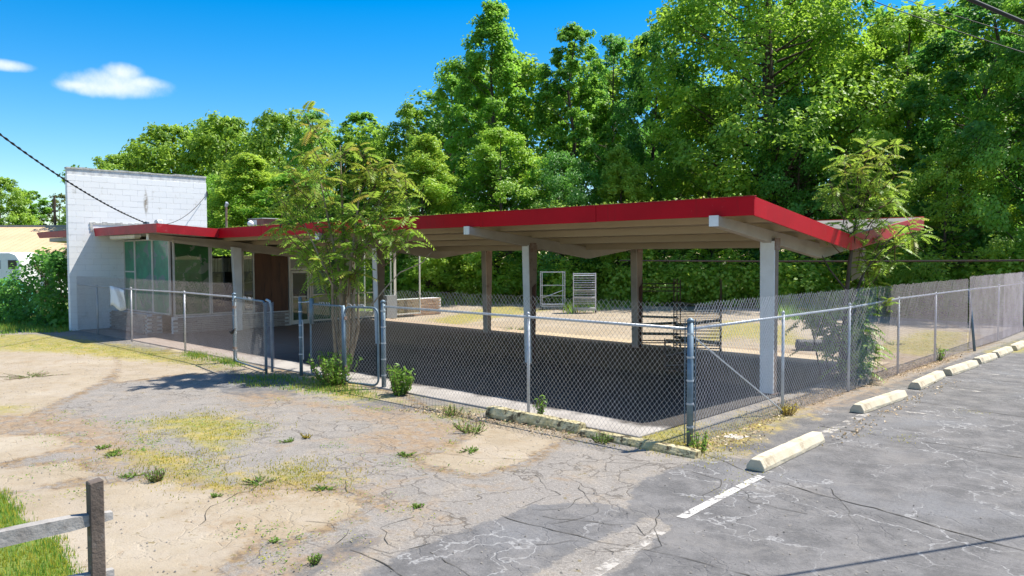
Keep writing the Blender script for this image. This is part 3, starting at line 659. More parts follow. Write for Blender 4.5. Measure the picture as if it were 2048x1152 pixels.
# roof of the store: front strip ahead of the canopy, red front edge
YE, ZE = -3.72, 3.46
XP = -17.15
def zs(y): return ZE+(3.335-ZE)*(y-YE)/(YF-YE)
def slab4(mb, x0, x1, y0, y1, zt0, zt1, t):
    return mb.hexa([(x0, y0, zt0-t), (x1, y0, zt0-t), (x1, y1, zt1-t), (x0, y1, zt1-t), (x0, y0, zt0), (x1, y0, zt0), (x1, y1, zt1), (x0, y1, zt1)])
slab4(MB(), WX1, XP-.03, YE+.03, YF-.001, zs(YE)-.02, zs(YF)-.02, .05).build('roof', 'roof_top', st)
slab4(MB(), WX1, XP-.04, YE+.035, YF-.002, zs(YE)-.071, zs(YF)-.071, .16).build('soffit', 'beam', st)
MB().hexa([(WX1+.12, YE, ZE-.27), (XP, YE, ZE-.27), (XP, YE+.03, ZE-.27), (WX1+.12, YE+.03, ZE-.27), (WX1-.02, YE, ZE), (XP, YE, ZE), (XP, YE+.03, ZE), (WX1-.02, YE+.03, ZE)]).build('front_fascia', 'red_worn', st)
slab4(MB(), XP-.03, XP, YE+.031, YF+.03, zs(YE), zs(YF)+.004, .27).build('end_fascia', 'red_worn', st)
slab4(MB(), -29.0, WX0, YE, YE+2.2, ZE+.02, ZE-.16, .06).build('roof', 'roof_top', st)
MB().hexa([(-28.7, YE-.03, ZE-.22), (WX0, YE-.03, ZE-.26), (WX0, YE, ZE-.26), (-28.7, YE, ZE-.22), (-29.1, YE-.03, ZE+.0), (WX0, YE-.03, ZE), (WX0, YE, ZE), (-29.1, YE, ZE+.0)]).build('front_fascia', 'red_worn', st)
slab4(MB(), -27.6, WX0, YE+.02, YE+2.1, ZE-.24, ZE-.42, .14).build('soffit', 'beam', st)
# wall line beam above the glass side, white end cap
XG = -18.6
top = [(-3.42, 3.17), (-1.0, 3.02), (2.1, 2.66), (6.1, 3.07)]; bot = [(6.1, 2.90), (2.1, 2.40), (-1.5, 2.87), (-3.42, 3.02)]
bm_ = MB().prism(top+bot, XG-.07, XG+.07, 0).build('beam', 'beam', st); MB().box(XG-.078, -3.44, 3.0, XG+.078, -3.415, 3.19).build('end_cap', 'cap_white', bm_)
# soffit trim board down the slope below the roof edge
slab4(MB(), XG+.071, XG+.13, -2.7, 2.1, 3.02, 2.48, .10).build('trim_board', 'beam', st)
# column at the corner of the store
a, x, y = .1, -18.25, -.72
MB().hexa([(x-.07, y-.05, .02), (x+.07, y-.05, .02), (x+.07, y+.13, .02), (x-.07, y+.13, .02), (x-.08, y-.17, 2.80), (x+.08, y-.17, 2.80), (x+.08, y+.14, 2.75), (x-.08, y+.14, 2.75)]).build('column', 'col_white', st, bevel=.006)

# glazing materials
def glass_mat(name, kindm):
    m, nt, p = new_mat(name); tc = nt.nodes.new('ShaderNodeTexCoord'); v = tc.outputs['Object']; out = nt.nodes['Material Output']
    gl = nt.nodes.new('ShaderNodeBsdfGlossy'); gl.inputs['Roughness'].default_value = .015; mx = nt.nodes.new('ShaderNodeMixShader')
    lw = nt.nodes.new('ShaderNodeLayerWeight'); lw.inputs['Blend'].default_value = .3
    if kindm == 'clear':
        tr = nt.nodes.new('ShaderNodeBsdfTransparent'); tr.inputs[0].default_value = (.86, .9, .87, 1)
        gl.inputs[0].default_value = (.9, .9, .9, 1); mx.inputs[0].default_value = .05
        nt.links.new(tr.outputs[0], mx.inputs[1]); nt.links.new(gl.outputs[0], mx.inputs[2])
    else:
        # window film painted green on the inside, flaked off in patches
        fl_ = smooth(nt, noise(nt, v, 2.1, 7, .52, .6), .57, .575)
        g1, g2, pale = {'green': ((.006, .075, .018), (.012, .12, .026), (.12, .16, .11)), 'teal': ((.005, .150, .075), (.012, .235, .11), (.10, .16, .155)), 'deep': ((.006, .042, .013), (.013, .065, .02), (.05, .085, .05))}[kindm]
        col = mixc(nt, smooth(nt, noise(nt, v, 3, 5), .35, .65), g1, g2)
        col = mixc(nt, fl_, col, pale)
        nt.links.new(col, p.inputs['Base Color']); p.inputs['Roughness'].default_value = .3; p.inputs['Specular IOR Level'].default_value = .3
        gl.inputs[0].default_value = (.95, .95, .95, 1); mx.inputs[0].default_value = {'green': .05, 'teal': .09, 'deep': .06}[kindm]
        nt.links.new(p.outputs[0], mx.inputs[1]); nt.links.new(gl.outputs[0], mx.inputs[2])
    nt.links.new(mx.outputs[0], out.inputs[0]); return m
M['g_clear'] = glass_mat('clear_glass', 'clear'); M['g_green'] = glass_mat('green_painted_glass', 'green'); M['g_teal'] = glass_mat('teal_painted_glass', 'teal'); M['g_deep'] = glass_mat('dark_green_glass', 'deep')
YG = -2.75
def front_window(x0, x1, zb, zt, m, rails=()):
    w = MB()
    w.box(x0, YG-.03, zb, x0+.05, YG+.03, zt).box(x1-.001, YG-.03, zb, x1+.049, YG+.03, zt)
    w.box(x0+.05, YG-.03, zb, x1-.001, YG+.03, zb+.05).box(x0+.05, YG-.03, zt-.05, x1-.001, YG+.03, zt)
    for z in rails: w.box(x0+.05, YG-.028, z, x1-.001, YG+.028, z+.045)
    f_ = w.build('window', 'alu', st); MB().box(x0+.05, YG-.006, zb+.05, x1-.001, YG+.006, zt-.05).build('pane', m, f_); return f_
front_window(-22.48, -21.55, .62, 3.06, 'g_teal', (1.95,)); front_window(-21.49, -20.05, .62, 3.06, 'g_teal'); front_window(-19.99, -18.70, .62, 3.06, 'g_teal')
def side_window(y0, y1, zb, zt0, zt1, m, rails=(), transom=None):
    w = MB()
    for a, b_, zt in ((y0, y0+.05, zt0), (y1-.001, y1+.049, zt1)): w.box(XG-.03, a, zb, XG+.03, b_, zt)
    w.box(XG-.03, y0+.05, zb, XG+.03, y1-.001, zb+.05)
    for z in rails: w.box(XG-.028, y0+.05, z, XG+.028, y1-.001, z+.045)
    f_ = w.build('window', 'alu', st)
    MB().hexa([(XG-.006, y0+.05, zb+.05), (XG+.006, y0+.05, zb+.05), (XG+.006, y1-.001, zb+.05), (XG-.006, y1-.001, zb+.05), (XG-.006, y0+.05, zt0-.02), (XG+.006, y0+.05, zt0-.02), (XG+.006, y1-.001, zt1-.02), (XG-.006, y1-.001, zt1-.02)]).build('pane', m, f_)
    return f_
zt = lambda y: 2.87-(y+1.5)*.1305 if y < 2.1 else 2.40+(y-2.1)*.125
for y0, y1, m_, rl in ((-2.68, -1.52, 'g_green', ()), (-1.46, -.42, 'g_clear', ()), (-.36, .02, 'g_clear', ()), (2.30, 4.05, 'g_green', (1.05,)), (4.11, 5.0, 'g_clear', (1.05,)), (5.06, 6.0, 'g_clear', ()), (6.06, 7.3, 'g_clear', ())):
    side_window(y0, y1, .58 if y0 < 1 else .12, zt(y0), zt(y1), m_, rl)
# plywood boards beside the door
for k, (y0, y1) in enumerate(((.08, .70), (.706, 1.34))):
    MB().box(XG-.02, y0, .56, XG+.02, y1, zt(y1)).build('plywood_board', 'wood_panel', st)
# door
dr = MB().box(XG-.04, 1.37, .03, XG+.04, 1.44, zt(1.4)).box(XG-.04, 2.20, .03, XG+.04, 2.27, zt(2.2)).box(XG-.04, 1.44, 1.98, XG+.04, 2.20, 2.06).build('door_frame', 'alu', st)
MB().box(XG-.012, 1.445, 2.065, XG+.012, 2.195, zt(2.2)-.03).build('transom', mat('grey_transom', (.30, .29, .26), (.22, .21, .19), 3, .4), dr)
dl = MB().box(XG-.025, 1.46, .05, XG+.025, 1.53, 1.96).box(XG-.025, 2.11, .05, XG+.025, 2.18, 1.96).box(XG-.025, 1.53, .05, XG+.025, 2.11, .20).box(XG-.025, 1.53, 1.88, XG+.025, 2.11, 1.96).box(XG-.025, 1.53, 1.0, XG+.025, 2.11, 1.06).build('door', 'alu', st)
MB().box(XG-.005, 1.53, 1.06, XG+.005, 2.11, 1.88).build('pane', mat('dark_glass', (.02, .022, .02), None, 3, .06, spec=.6), dl); MB().box(XG-.005, 1.53, .2, XG+.005, 2.11, 1.0).build('pane', 'g_deep', dl)
MB().box(XG+.03, 2.08, .95, XG+.07, 2.11, 1.25).build('handle', 'alu', dl)
# brick knee walls and planters: bricks one by one on a core
brk = {}
def brick_me(axis, m):
    k = (axis, m)
    if k not in brk:
        L, h, t = .30, .062, .06; b_ = MB()
        (b_.box(-L/2+.005, -t/2, .005, L/2-.005, t/2, h-.004) if axis == 0 else b_.box(-t/2, -L/2+.005, .005, t/2, L/2-.005, h-.004))
        me = bpy.data.meshes.new('brick'); me.from_pydata(b_.v, [], b_.f); me.materials.append(M[m]); brk[k] = me
    return brk[k]
def brick_face(core, axis, a0, a1, fixed, z0, z1, m, rnd):
    h = .062; k = 0; z = z0
    while z+h <= z1+.001:
        a = a0+(.15 if k % 2 == 0 else 0)+(.15 if k % 2 else .0)*0
        a = a0+(.15 if k % 2 == 0 else .30)
        while a <= a1-.14:
            o = link('brick', brick_me(axis, m), core)
            j = rnd.uniform(-.006, .008); q = (a, fixed-j, z) if axis == 0 else (fixed+j, a, z)
            o.location = tuple(np.array(q)-np.array(core['_o'])); a += .30
        k += 1; z += h
rk = random.Random(2)
pc = MB().box(-22.45, -3.25, 0, -19.22, -2.80, .60).build('brick_planter', 'mortar', st)
brick_face(pc, 0, -22.45, -19.2, -3.27, .02, .66, 'brick_pale', rk); brick_face(pc, 1, -3.28, -2.78, -19.20, .02, .66, 'brick_pale', rk)
kw = MB().box(XG-.10, -2.72, 0, XG+.02, 1.36, .56).build('knee_wall', 'mortar', st)
brick_face(kw, 1, -2.72, 1.36, XG+.035, .03, .56, 'brick_pale', rk)
pc2 = MB().box(-19.45, 6.35, 0, -18.93, 8.75, .70).build('brick_planter', 'mortar', st)
brick_face(pc2, 1, 6.30, 8.75, -18.90, .02, .75, 'brick', rk); brick_face(pc2, 0, -19.48, -18.9, 6.32, .02, .75, 'brick', rk)
MB().box(-18.95, 5.55, .03, -18.45, 6.05, .92).build('meter_box', 'grey_trim', st)
# interior
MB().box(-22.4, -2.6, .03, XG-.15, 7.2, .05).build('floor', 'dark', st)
MB().box(-20.2, -1.9, .05, -20.1, 2.1, 2.5).build('dark_screen', 'dark', st)  # added near-black screen for the unlit interior, hides the white wall behind
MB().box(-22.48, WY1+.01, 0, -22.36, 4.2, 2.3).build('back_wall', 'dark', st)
bl = MB()
for k in range(22): bl.box(-19.55, -1.45+k*.115, 1.95, -19.53, -1.36+k*.115, 2.42)
bl.build('blind', 'blind', st)
for z in (1.15, 1.55): MB().box(-20.0, -1.4, z, -19.4, 1.2, z+.03).build('shelf', 'grey_trim', st)
# far corner posts of the glass box
for (x, y) in ((-22.4, 7.25), (-20.5, 7.25)): MB().box(x, y, 0, x+.05, y+.05, 3.0).build('corner_post', 'alu', st)
# lamp under the eave
lt = thing('tube_light', 'long white tube light box hanging under the store eave', 'light', (-20.8, -3.3, 3.13))
MB().box(-21.9, -3.42, 3.10, -19.7, -3.22, 3.19).build('housing', 'cap_white', lt); MB().box(-21.85, -3.40, 3.06, -19.75, -3.24, 3.099).build('lamp_cover', mat('yellowed_cover', (.60, .55, .40), None, 3, .4), lt)
# roof bits
def roofpt(px, py, d): return at(px, py, d)
q = roofpt(453, 452, 29); 
vp = thing('vent_pipe', 'thin brown vent pipe standing on the store roof', 'pipe', (q[0], q[1], 2.9))
MB().tube([(q[0], q[1], 2.85), (q[0], q[1], q[2]+.78)], .04, 8).build('pipe', 'galv_rust', vp); MB().tube([(q[0], q[1], q[2]+.74), (q[0]+.05, q[1], q[2]+.86), (q[0]+.12, q[1], q[2]+.80)], .055, 8).build('cap', 'galv', vp)
q = at(501, 447, 29.5); gl_ = thing('globe_lamp', 'small white globe on a stem behind the roof edge', 'lamp', (q[0], q[1], 2.9))
MB().tube([(q[0], q[1], 2.85), (q[0], q[1], q[2])], .025, 6).build('stem', 'galv', gl_)
b_ = MB(); b_.tube([q+np.array([0, 0, h]) for h in (-.12, -.09, -.04, .03, .09, .12)], [.02, .08, .115, .115, .075, .01], 12); b_.build('globe', 'white', gl_, True)
q = at(528, 446, 30); ac = thing('rooftop_unit', 'reddish roof ventilation unit with slatted white end', 'air conditioner', (q[0], q[1], 2.9))
MB().box(q[0]-.55, q[1]-.3, 2.85, q[0]+.5, q[1]+.3, q[2]+.14).build('cabinet', mat('dull_red', (.22, .08, .06), None, 4, .6), ac)
MB().box(q[0]-.6, q[1]-.36, q[2]+.141, q[0]+.55, q[1]+.36, q[2]+.17).build('lid', 'coping', ac)
for k in range(5): MB().box(q[0]-.5+k*.11, q[1]-.325, q[2]-.12, q[0]-.42+k*.11, q[1]-.301, q[2]+.11).build('louvre', 'white', ac)
q = at(318, 443, 26.5); fm = thing('floodlight', 'small white floodlight on the store roof edge', 'light', (q[0], q[1], 3.4))
MB().box(q[0]-.12, q[1]-.08, 3.36, q[0]+.12, q[1]+.08, q[2]+.06).build('lamp_head', 'white', fm, bevel=.02); MB().prism([(q[0]-.2, q[2]-.04), (q[0]+.2, q[2]-.04), (q[0]+.1, q[2]+.05), (q[0]-.1, q[2]+.05)], q[1]-.1, q[1]-.081, 1).build('shade', 'galv', fm)

# ================================================================== FENCES
def chain(mb, A, B, z0, z1, sp=.076, r=.0022, rng=random, clip=True, za=None):
    """two families of crossing wires between ground points A and B"""
    A = np.array(A[:2], float); B = np.array(B[:2], float); L = np.linalg.norm(B-A); d = (B-A)/L; n = np.array([-d[1], d[0]]); h = z1-z0
    run = h*.86
    k = 0; s = -run
    while s < L:
        for fam in (0, 1):
            s0, s1 = s, s+run; a, b = 0., 1.
            if s0 < 0: a = -s0/run
            if s1 > L: b = (L-s0)/run
            if b-a < .02: continue
            top = rng.uniform(-.012, .02) if b == 1. else 0
            u0, u1 = s0+a*run, s0+b*run
            if fam: u0, u1 = L-u0, L-u1
            o = n*(.003 if fam else -.003); p0 = A+d*u0+o; p1 = A+d*u1+o
            pts = [(*p0, z0+a*h), (*p1, z0+b*h+top)]
            mb.tube(pts, r, 3, False)
        s += sp
    return mb
def fence_posts(f, pts, zr, r=.024, m='galv', cap=True):
    for p in pts:
        po = MB().tube([(p[0], p[1], -.05), (p[0], p[1], zr+.03)], r, 8).build('post', m, f, True)
        if cap: MB().tube([(p[0], p[1], zr+.025), (p[0], p[1], zr+.05), (p[0], p[1], zr+.07)], [r*1.25, r*1.2, r*.3], 8).build('post_cap', m, po, True)
RZ, MZ = 1.53, 1.84
rf_ = random.Random(21)
# front right section
f1 = thing('chain_link_fence', 'chain link fence in front of the canopy from gate post to corner post', 'fence', (-5.55, -4.22, 0))
A, B = (-5.52, -4.2), (.92, -4.14)
fence_posts(f1, [(-1.9, -4.15)], RZ)
for p in (A, B): 
    po = MB().tube([(p[0], p[1], -.05), (p[0], p[1], RZ+.08)], .043, 10).build('terminal_post', 'galv_dark', f1, True)
    MB().tube([(p[0], p[1], RZ+.07), (p[0], p[1], RZ+.10), (p[0], p[1], RZ+.125)], [.052, .05, .012], 10).build('post_cap', 'galv_dark', po, True)
    for z in (.25, .55, .85, 1.15, 1.45): MB().tube([(p[0], p[1], z-.012), (p[0], p[1], z+.012)], .049, 10).build('tension_band', 'galv', po)
MB().tube([(A[0], A[1], RZ), (-1.9, -4.16, RZ-.01), (B[0], B[1], RZ-.02)], .020, 8).build('top_rail', 'galv', f1, True)
chain(MB(), (A[0]+.03, A[1]-.03), (B[0]-.02, B[1]-.03), .03, MZ, rng=rf_).build('wire_mesh', 'wire', f1)
MB().tube([(B[0]-.06, B[1]-.03, .03), (B[0]-.06, B[1]-.03, MZ-.2)], .008, 4).build('tension_bar', 'galv_dark', f1)
# right hand section
f2 = thing('chain_link_fence', 'chain link fence running back along the asphalt lot from corner post', 'fence', (.9, 0, 0))
C0, C1 = (.92, -4.10), (.85, 9.2)
fx = lambda y: .92-.07*(y+4.1)/13.3
fence_posts(f2, [(fx(y), y) for y in (-1.42, 1.29, 3.97, 6.54)], RZ)
MB().tube([(fx(y), y, RZ-.02+.05*(y > 2)) for y in (-4.1, -1.4, 1.3, 4, 6.5, 9.2)], .020, 8).build('top_rail', 'galv', f2, True)
chain(MB(), (C0[0]+.03, C0[1]), (fx(2.6)+.03, 2.6), .03, MZ, rng=rf_).build('wire_mesh', 'wire', f2)
chain(MB(), (fx(2.6)+.03, 2.64), (C1[0]+.03, C1[1]), .03, MZ, .066, .0024, rng=rf_).build('wire_mesh', 'wire_aged', f2)
MB().tube([(.93, -4.1, 1.42), (.93, -1.5, .08)], .010, 6).build('brace_rod', 'galv', f2)
MB().tube([(.97, -4.1, .03), (.97, -4.1, MZ-.2)], .007, 4).build('tension_bar', 'galv_dark', f2)
# leaning far section
f3 = thing('chain_link_fence', 'sagging chain link fence with leaning post at far right', 'fence', (.9, 9.5, 0))
MB().tube([(1.02, 9.35, -.05), (.86, 9.6, 1.0), (.78, 9.7, RZ)], .032, 8).build('leaning_post', 'galv_dark', f3, True)
fence_posts(f3, [(.8, 12.8), (.75, 16.), (.7, 19.2), (.65, 22.4)], RZ)
MB().tube([(fx(9.2), 9.2, RZ+.03), (.78, 12.8, RZ), (.7, 18, RZ), (.65, 23, RZ)], .02, 8).build('top_rail', 'galv', f3, True)
g = MB()
for (a, b_, l) in (((.88, 9.32), (.92, 12.9), .0), ((.90, 12.95), (.82, 16.), .02), ((.86, 16), (.74, 23), .0)): chain(g, a, b_, .04, MZ+.05, .05, .0027, rng=rf_)
g.build('wire_mesh', 'wire_aged', f3)
# front left section with the plain sheet
f4 = thing('chain_link_fence', 'chain link fence between white block wall and open gate', 'fence', (-10.95, -4.4, 0))
D0, D1 = (-22.4, -4.3), (-10.95, -4.42)
fy4 = lambda x: D0[1]+(D1[1]-D0[1])*(x-D0[0])/(D1[0]-D0[0])
fence_posts(f4, [(x, fy4(x)) for x in (-20.45, -17.5, -13.75)], RZ, .026)
po = MB().tube([(D1[0], D1[1], -.05), (D1[0], D1[1], RZ+.06)], .043, 10).build('terminal_post', 'galv_dark', f4, True)
MB().tube([(D1[0], D1[1], RZ+.05), (D1[0], D1[1], RZ+.08), (D1[0], D1[1], RZ+.105)], [.052, .05, .012], 10).build('post_cap', 'galv_dark', po, True)
for z in (.3, .7, 1.1, 1.45): MB().tube([(D1[0], D1[1], z-.012), (D1[0], D1[1], z+.012)], .05, 10).build('tension_band', 'galv', po)
MB().tube([(D0[0], D0[1], RZ+.02), (-17.5, fy4(-17.5), RZ), (-13.75, fy4(-13.75), RZ+.02), (D1[0], D1[1], RZ)], .020, 8).build('top_rail', 'galv', f4, True)
chain(MB(), (D0[0], D0[1]-.03), (D1[0]-.02, D1[1]-.03), .03, MZ, rng=rf_).build('wire_mesh', 'wire_aged', f4)
# white sheet tied to it
x0 = gy(222, 590, -4.36)[0]; x1 = gy(255, 590, -4.36)[0]
sh = MB(); n_ = 9
for k in range(n_):
    for j in range(6):
        u, w_ = k/(n_-1), j/5
        zb = .98-.08*u+.06*math.sin(u*7); ztop = 1.60-.10*u; ym = -4.385-.03*math.sin(u*5+w_*3)
        sh.v.append((x0+(x1-x0)*(u*.9+.1*(1-w_)*.0+.10*(1-abs(1-2*w_))*(1-u)), ym, zb+(ztop-zb)*w_))
for k in range(n_-1):
    for j in range(5): a = k*6+j; sh.f.append((a, a+6, a+7, a+1))
so = sh.build('plastic_sheet', 'paper', None, True); so.modifiers.new('thick', 'SOLIDIFY').thickness = .004
tag(so, 'torn white plastic sheet tied to the left fence', 'sheet')
# black glove-like rag on the mesh near the gate
q = gy(466, 661, -4.47); MB_ = MB(); MB_.tube([q+np.array(o) for o in ((.14, 0, .06), (.08, -.02, .0), (0, -.03, -.05), (-.12, -.03, -.03))], [.012, .035, .04, .012], 7)
tag(MB_.build('rag', 'rubber', None, True), 'black rag caught in the mesh beside the gate post', 'rag')
# gates
def rounded_frame(A, B, z0, z1, rc=.12, sq=False):
    A = np.array(A, float); B = np.array(B, float); L = np.linalg.norm(B-A); d = (B-A)/L; pts = []
    cs = [(rc, z0+rc, 180, 270), (L-rc, z0+rc, 270, 360), (L-rc, z1-rc, 0, 90), (rc, z1-rc, 90, 180)]
    for cu, cz, a0, a1 in cs:
        for k in range(5):
            a = math.radians(a0+(a1-a0)*k/4); u = cu+rc*math.cos(a); z = cz+rc*math.sin(a); pts.append((A[0]+d[0]*u, A[1]+d[1]*u, z))
    pts.append(pts[0]); return pts
def gate(label, A, B, z0, z1, curls, mid=None, latch=False):
    g_ = thing('gate', label, 'gate', (A[0], A[1], 0))
    MB().tube(rounded_frame(A, B, z0, z1), .021, 8, False).build('frame', 'galv_dark', g_, True)
    A_, B_ = np.array(A), np.array(B); d = (B_-A_)/np.linalg.norm(B_-A_); n = np.array([-d[1], d[0]])*-.025
    chain(MB(), A_+d*.03+n, B_-d*.03+n, z0+.02, z1-.005, rng=rf_).build('wire_mesh', 'wire', g_)
    for t in (.2, .85):
        z = z0+(z1-z0)*t; MB().box(A[0]-.06, A[1]-.03, z-.03, A[0]+.04, A[1]+.03, z+.03).build('hinge', 'galv_rust', g_)
    cu = MB()
    for t in curls:
        p_ = A_+d*np.linalg.norm(B_-A_)*t; a = rf_.uniform(0, 6)
        cu.tube([(p_[0], p_[1], z1), (p_[0]+.02*math.cos(a), p_[1]-.03, z1+.05), (p_[0]+.07*math.cos(a), p_[1]-.05, z1+.06), (p_[0]+.10*math.cos(a), p_[1]-.05, z1+.02)], .007, 4)
    if curls: cu.build('wire_barb', 'wire', g_)
    return g_
g1 = gate('open left gate leaf with a doubled wrapped outer edge', (-10.85, -4.47), (-8.85, -4.78), .06, 1.52, (.34, .40, .45, .5, .55, .6, .64))
MB().tube([(-8.80, -4.80, -.02), (-8.80, -4.80, 1.50)], .03, 8).build('edge_post', 'galv_dark', g1, True)
MB().tube([(-8.66, -4.74, .05), (-8.66, -4.74, 1.40), (-8.70, -4.75, 1.53), (-8.8, -4.77, 1.56)], .026, 8).build('edge_tube', 'galv', g1, True)
w_ = MB(); rw = random.Random(8)
for k in range(60):
    z = .1+1.4*k/60; w_.tube([(-8.84, -4.83, z), (-8.70, -4.84, z+.03), (-8.61, -4.76, z+.01), (-8.64, -4.70, z+.04)], .006, 3)
w_.build('wire_wrap', 'wire', g1)
gp_ = thing('gate_post', 'dark latch post standing alone between the gates', 'post', (-8.05, -4.42, 0))
MB().tube([(-8.05, -4.42, -.05), (-8.05, -4.42, 1.63)], .036, 10).build('post', 'galv_dark', gp_, True)
for z in (.45, .8, 1.05, 1.33, 1.52): MB().tube([(-8.05, -4.42, z-.012), (-8.05, -4.42, z+.012)], .043, 10).build('band', 'galv', gp_)
MB().tube([(-8.0, -4.42, 1.52), (-7.62, -4.42, 1.55)], .014, 6).build('strap', 'galv', gp_); MB().tube([(-7.93, -4.44, .35), (-7.93, -4.44, 1.1), (-7.96, -4.44, 1.16)], .012, 6).build('drop_rod', 'galv', gp_)
MB().tube([(-7.62, -4.43, 1.1), (-7.60, -4.43, 1.62)], .045, 8).build('stub', 'galv_dark', gp_, True)
g2 = gate('narrow gate leaf with weeds and the tree stems behind it', (-7.66, -4.42), (-6.50, -4.40), .06, 1.50, (.3, .36, .42, .47, .52, .58))
MB().tube([(-6.50, -4.42, -.05), (-6.50, -4.42, 1.52)], .034, 8).build('edge_post', 'galv_dark', g2, True)
g3 = gate('closed gate leaf beside the gate post in front of the canopy', (-6.40, -4.45), (-5.62, -4.25), .05, 1.50, (.24, .30, .37, .44, .5, .57, .63))
MB().tube([(-6.41, -4.47, -.03), (-6.41, -4.47, 1.50)], .030, 8).build('edge_post', 'galv_dark', g3, True)

# ================================================================== WHEEL STOPS
def wheel_stop(name, L, W, Hh, m, chamf=.35):
    b_ = MB(); w = W/2; n = 14; rnd = random.Random(int(L*100))
    prof = [(-w, 0), (w, 0), (w, Hh*.35), (w*.55, Hh), (-w*.55, Hh), (-w, Hh*.35)]
    for k in range(n):
        y = -L/2+L*k/(n-1); e = .96 if k in (0, n-1) else 1
        for (px_, pz) in prof: b_.v.append((px_*e+rnd.uniform(-.004, .004), y, pz*e+(rnd.uniform(-.006, .004) if pz > 0 else 0)))
    for k in range(n-1):
        for j in range(6): b_.f.append((k*6+j, k*6+(j+1) % 6, (k+1)*6+(j+1) % 6, (k+1)*6+j))
    b_.f.append(tuple(range(6))[::-1]); b_.f.append(tuple((n-1)*6+j for j in range(6)))
    return b_.build(name, m, None, bevel=.006)
wlab = ['nearest cream concrete wheel stop in the right hand row', 'second nearest cream wheel stop, casting shade from its dark end', 'third cream wheel stop from the camera along the fence lot', 'fourth cream wheel stop, level with the leaning fence post', 'fifth cream wheel stop along the right hand row', 'sixth cream wheel stop, far along the right hand row', 'seventh cream wheel stop, last but one in sight', 'farthest tiny cream wheel stop at the right picture edge']
wst = None
for k, (x, y, L) in enumerate(((2.04, -3.72, 1), (1.74, .38, 1), (1.64, 3.26, 1), (1.66, 5.46, 1), (1.66, 7.45, .7), (1.66, 9.1, .8), (1.66, 10.9, .8), (1.68, 12.7, .8))):
    if wst is None: o = wst = wheel_stop('wheel_stop', 1.86, .225, .135, 'stop')
    else: o = wst.copy(); COL.objects.link(o)
    o.location = (x, y, .002); o.rotation_euler = (0, 0, random.Random(k).uniform(-.05, .05)); o.scale = (1, L, 1)
    tag(o, wlab[k], 'wheel stop', 'cream wheel stops along the right lot')
o = wheel_stop('wheel_stop', 1.72, .24, .15, 'stop_old'); A, B = gz(975, 838), gz(1145, 866); o.location = (-1.42, -4.55, .0); o.rotation_euler = (.02, .01, math.pi/2+.07); tag(o, 'mossy old wheel stop lying in front of the fence mesh', 'wheel stop', 'old wheel stops at the fence')
o = wheel_stop('wheel_stop', 1.80, .19, .10, 'stop_old'); o.location = (.40, -4.58, -.01); o.rotation_euler = (0, 0, math.pi/2+.01); tag(o, 'low half buried mossy wheel stop ending at the corner post', 'wheel stop', 'old wheel stops at the fence')

# ================================================================== SPLIT RAIL FENCE (front left)
d0 = 5.2
p0 = at(194, 1140, d0); px_, py_ = p0[0], p0[1]
sr = thing('split_rail_fence', 'weathered wooden post and rail fence at the bottom left', 'fence', (px_, py_, 0))
rdir = np.array([(at(0, 1075, 4.82)-at(194, 1035, d0))[0], (at(0, 1075, 4.82)-at(194, 1035, d0))[1]]); rdir /= np.linalg.norm(rdir)
nd = np.array([-rdir[1], rdir[0]])
def obox(mb, c, u, hu, v_, hv, z0, z1, sk=0.):
    c = np.array(c); P = [c-u*hu-v_*hv, c+u*hu-v_*hv, c+u*hu+v_*hv, c-u*hu+v_*hv]
    return mb.hexa([(*p, z0) for p in P]+[(*p, z1+(sk if k in (0, 3) else 0)) for k, p in enumerate(P)])
po = obox(MB(), (px_, py_), rdir, .044, nd, .046, -.1, .955, .012).build('post', 'timber', sr, bevel=.006)
rr_ = random.Random(6)
for (z, h) in ((.70, .115), (.30, .12)):
    b_ = MB(); n = 12
    for k in range(n):
        s_ = -.10+2.6*k/(n-1); c = np.array([px_, py_])+rdir*s_; hh_ = h/2*(1 if k > 1 else .55+.35*k); ww = .030
        for (a, b2) in ((-1, -1), (1, -.8), (1, .9), (-1, 1)): b_.v.append((*(c+nd*a*ww*(1 if b2 < 0 else .8)), z+b2*hh_+rr_.uniform(-.005, .005)))
    for k in range(n-1):
        for j in range(4): b_.f.append((k*4+j, k*4+(j+1) % 4, (k+1)*4+(j+1) % 4, (k+1)*4+j))
    b_.f += [(0, 1, 2, 3)[::-1], tuple((n-1)*4+j for j in range(4))]
    b_.build('rail', 'timber_rail', sr)
q = np.array([px_, py_])+rdir*2.35; obox(MB(), q, rdir, .045, nd, .048, -.1, .95).build('post', 'timber', sr, bevel=.006)

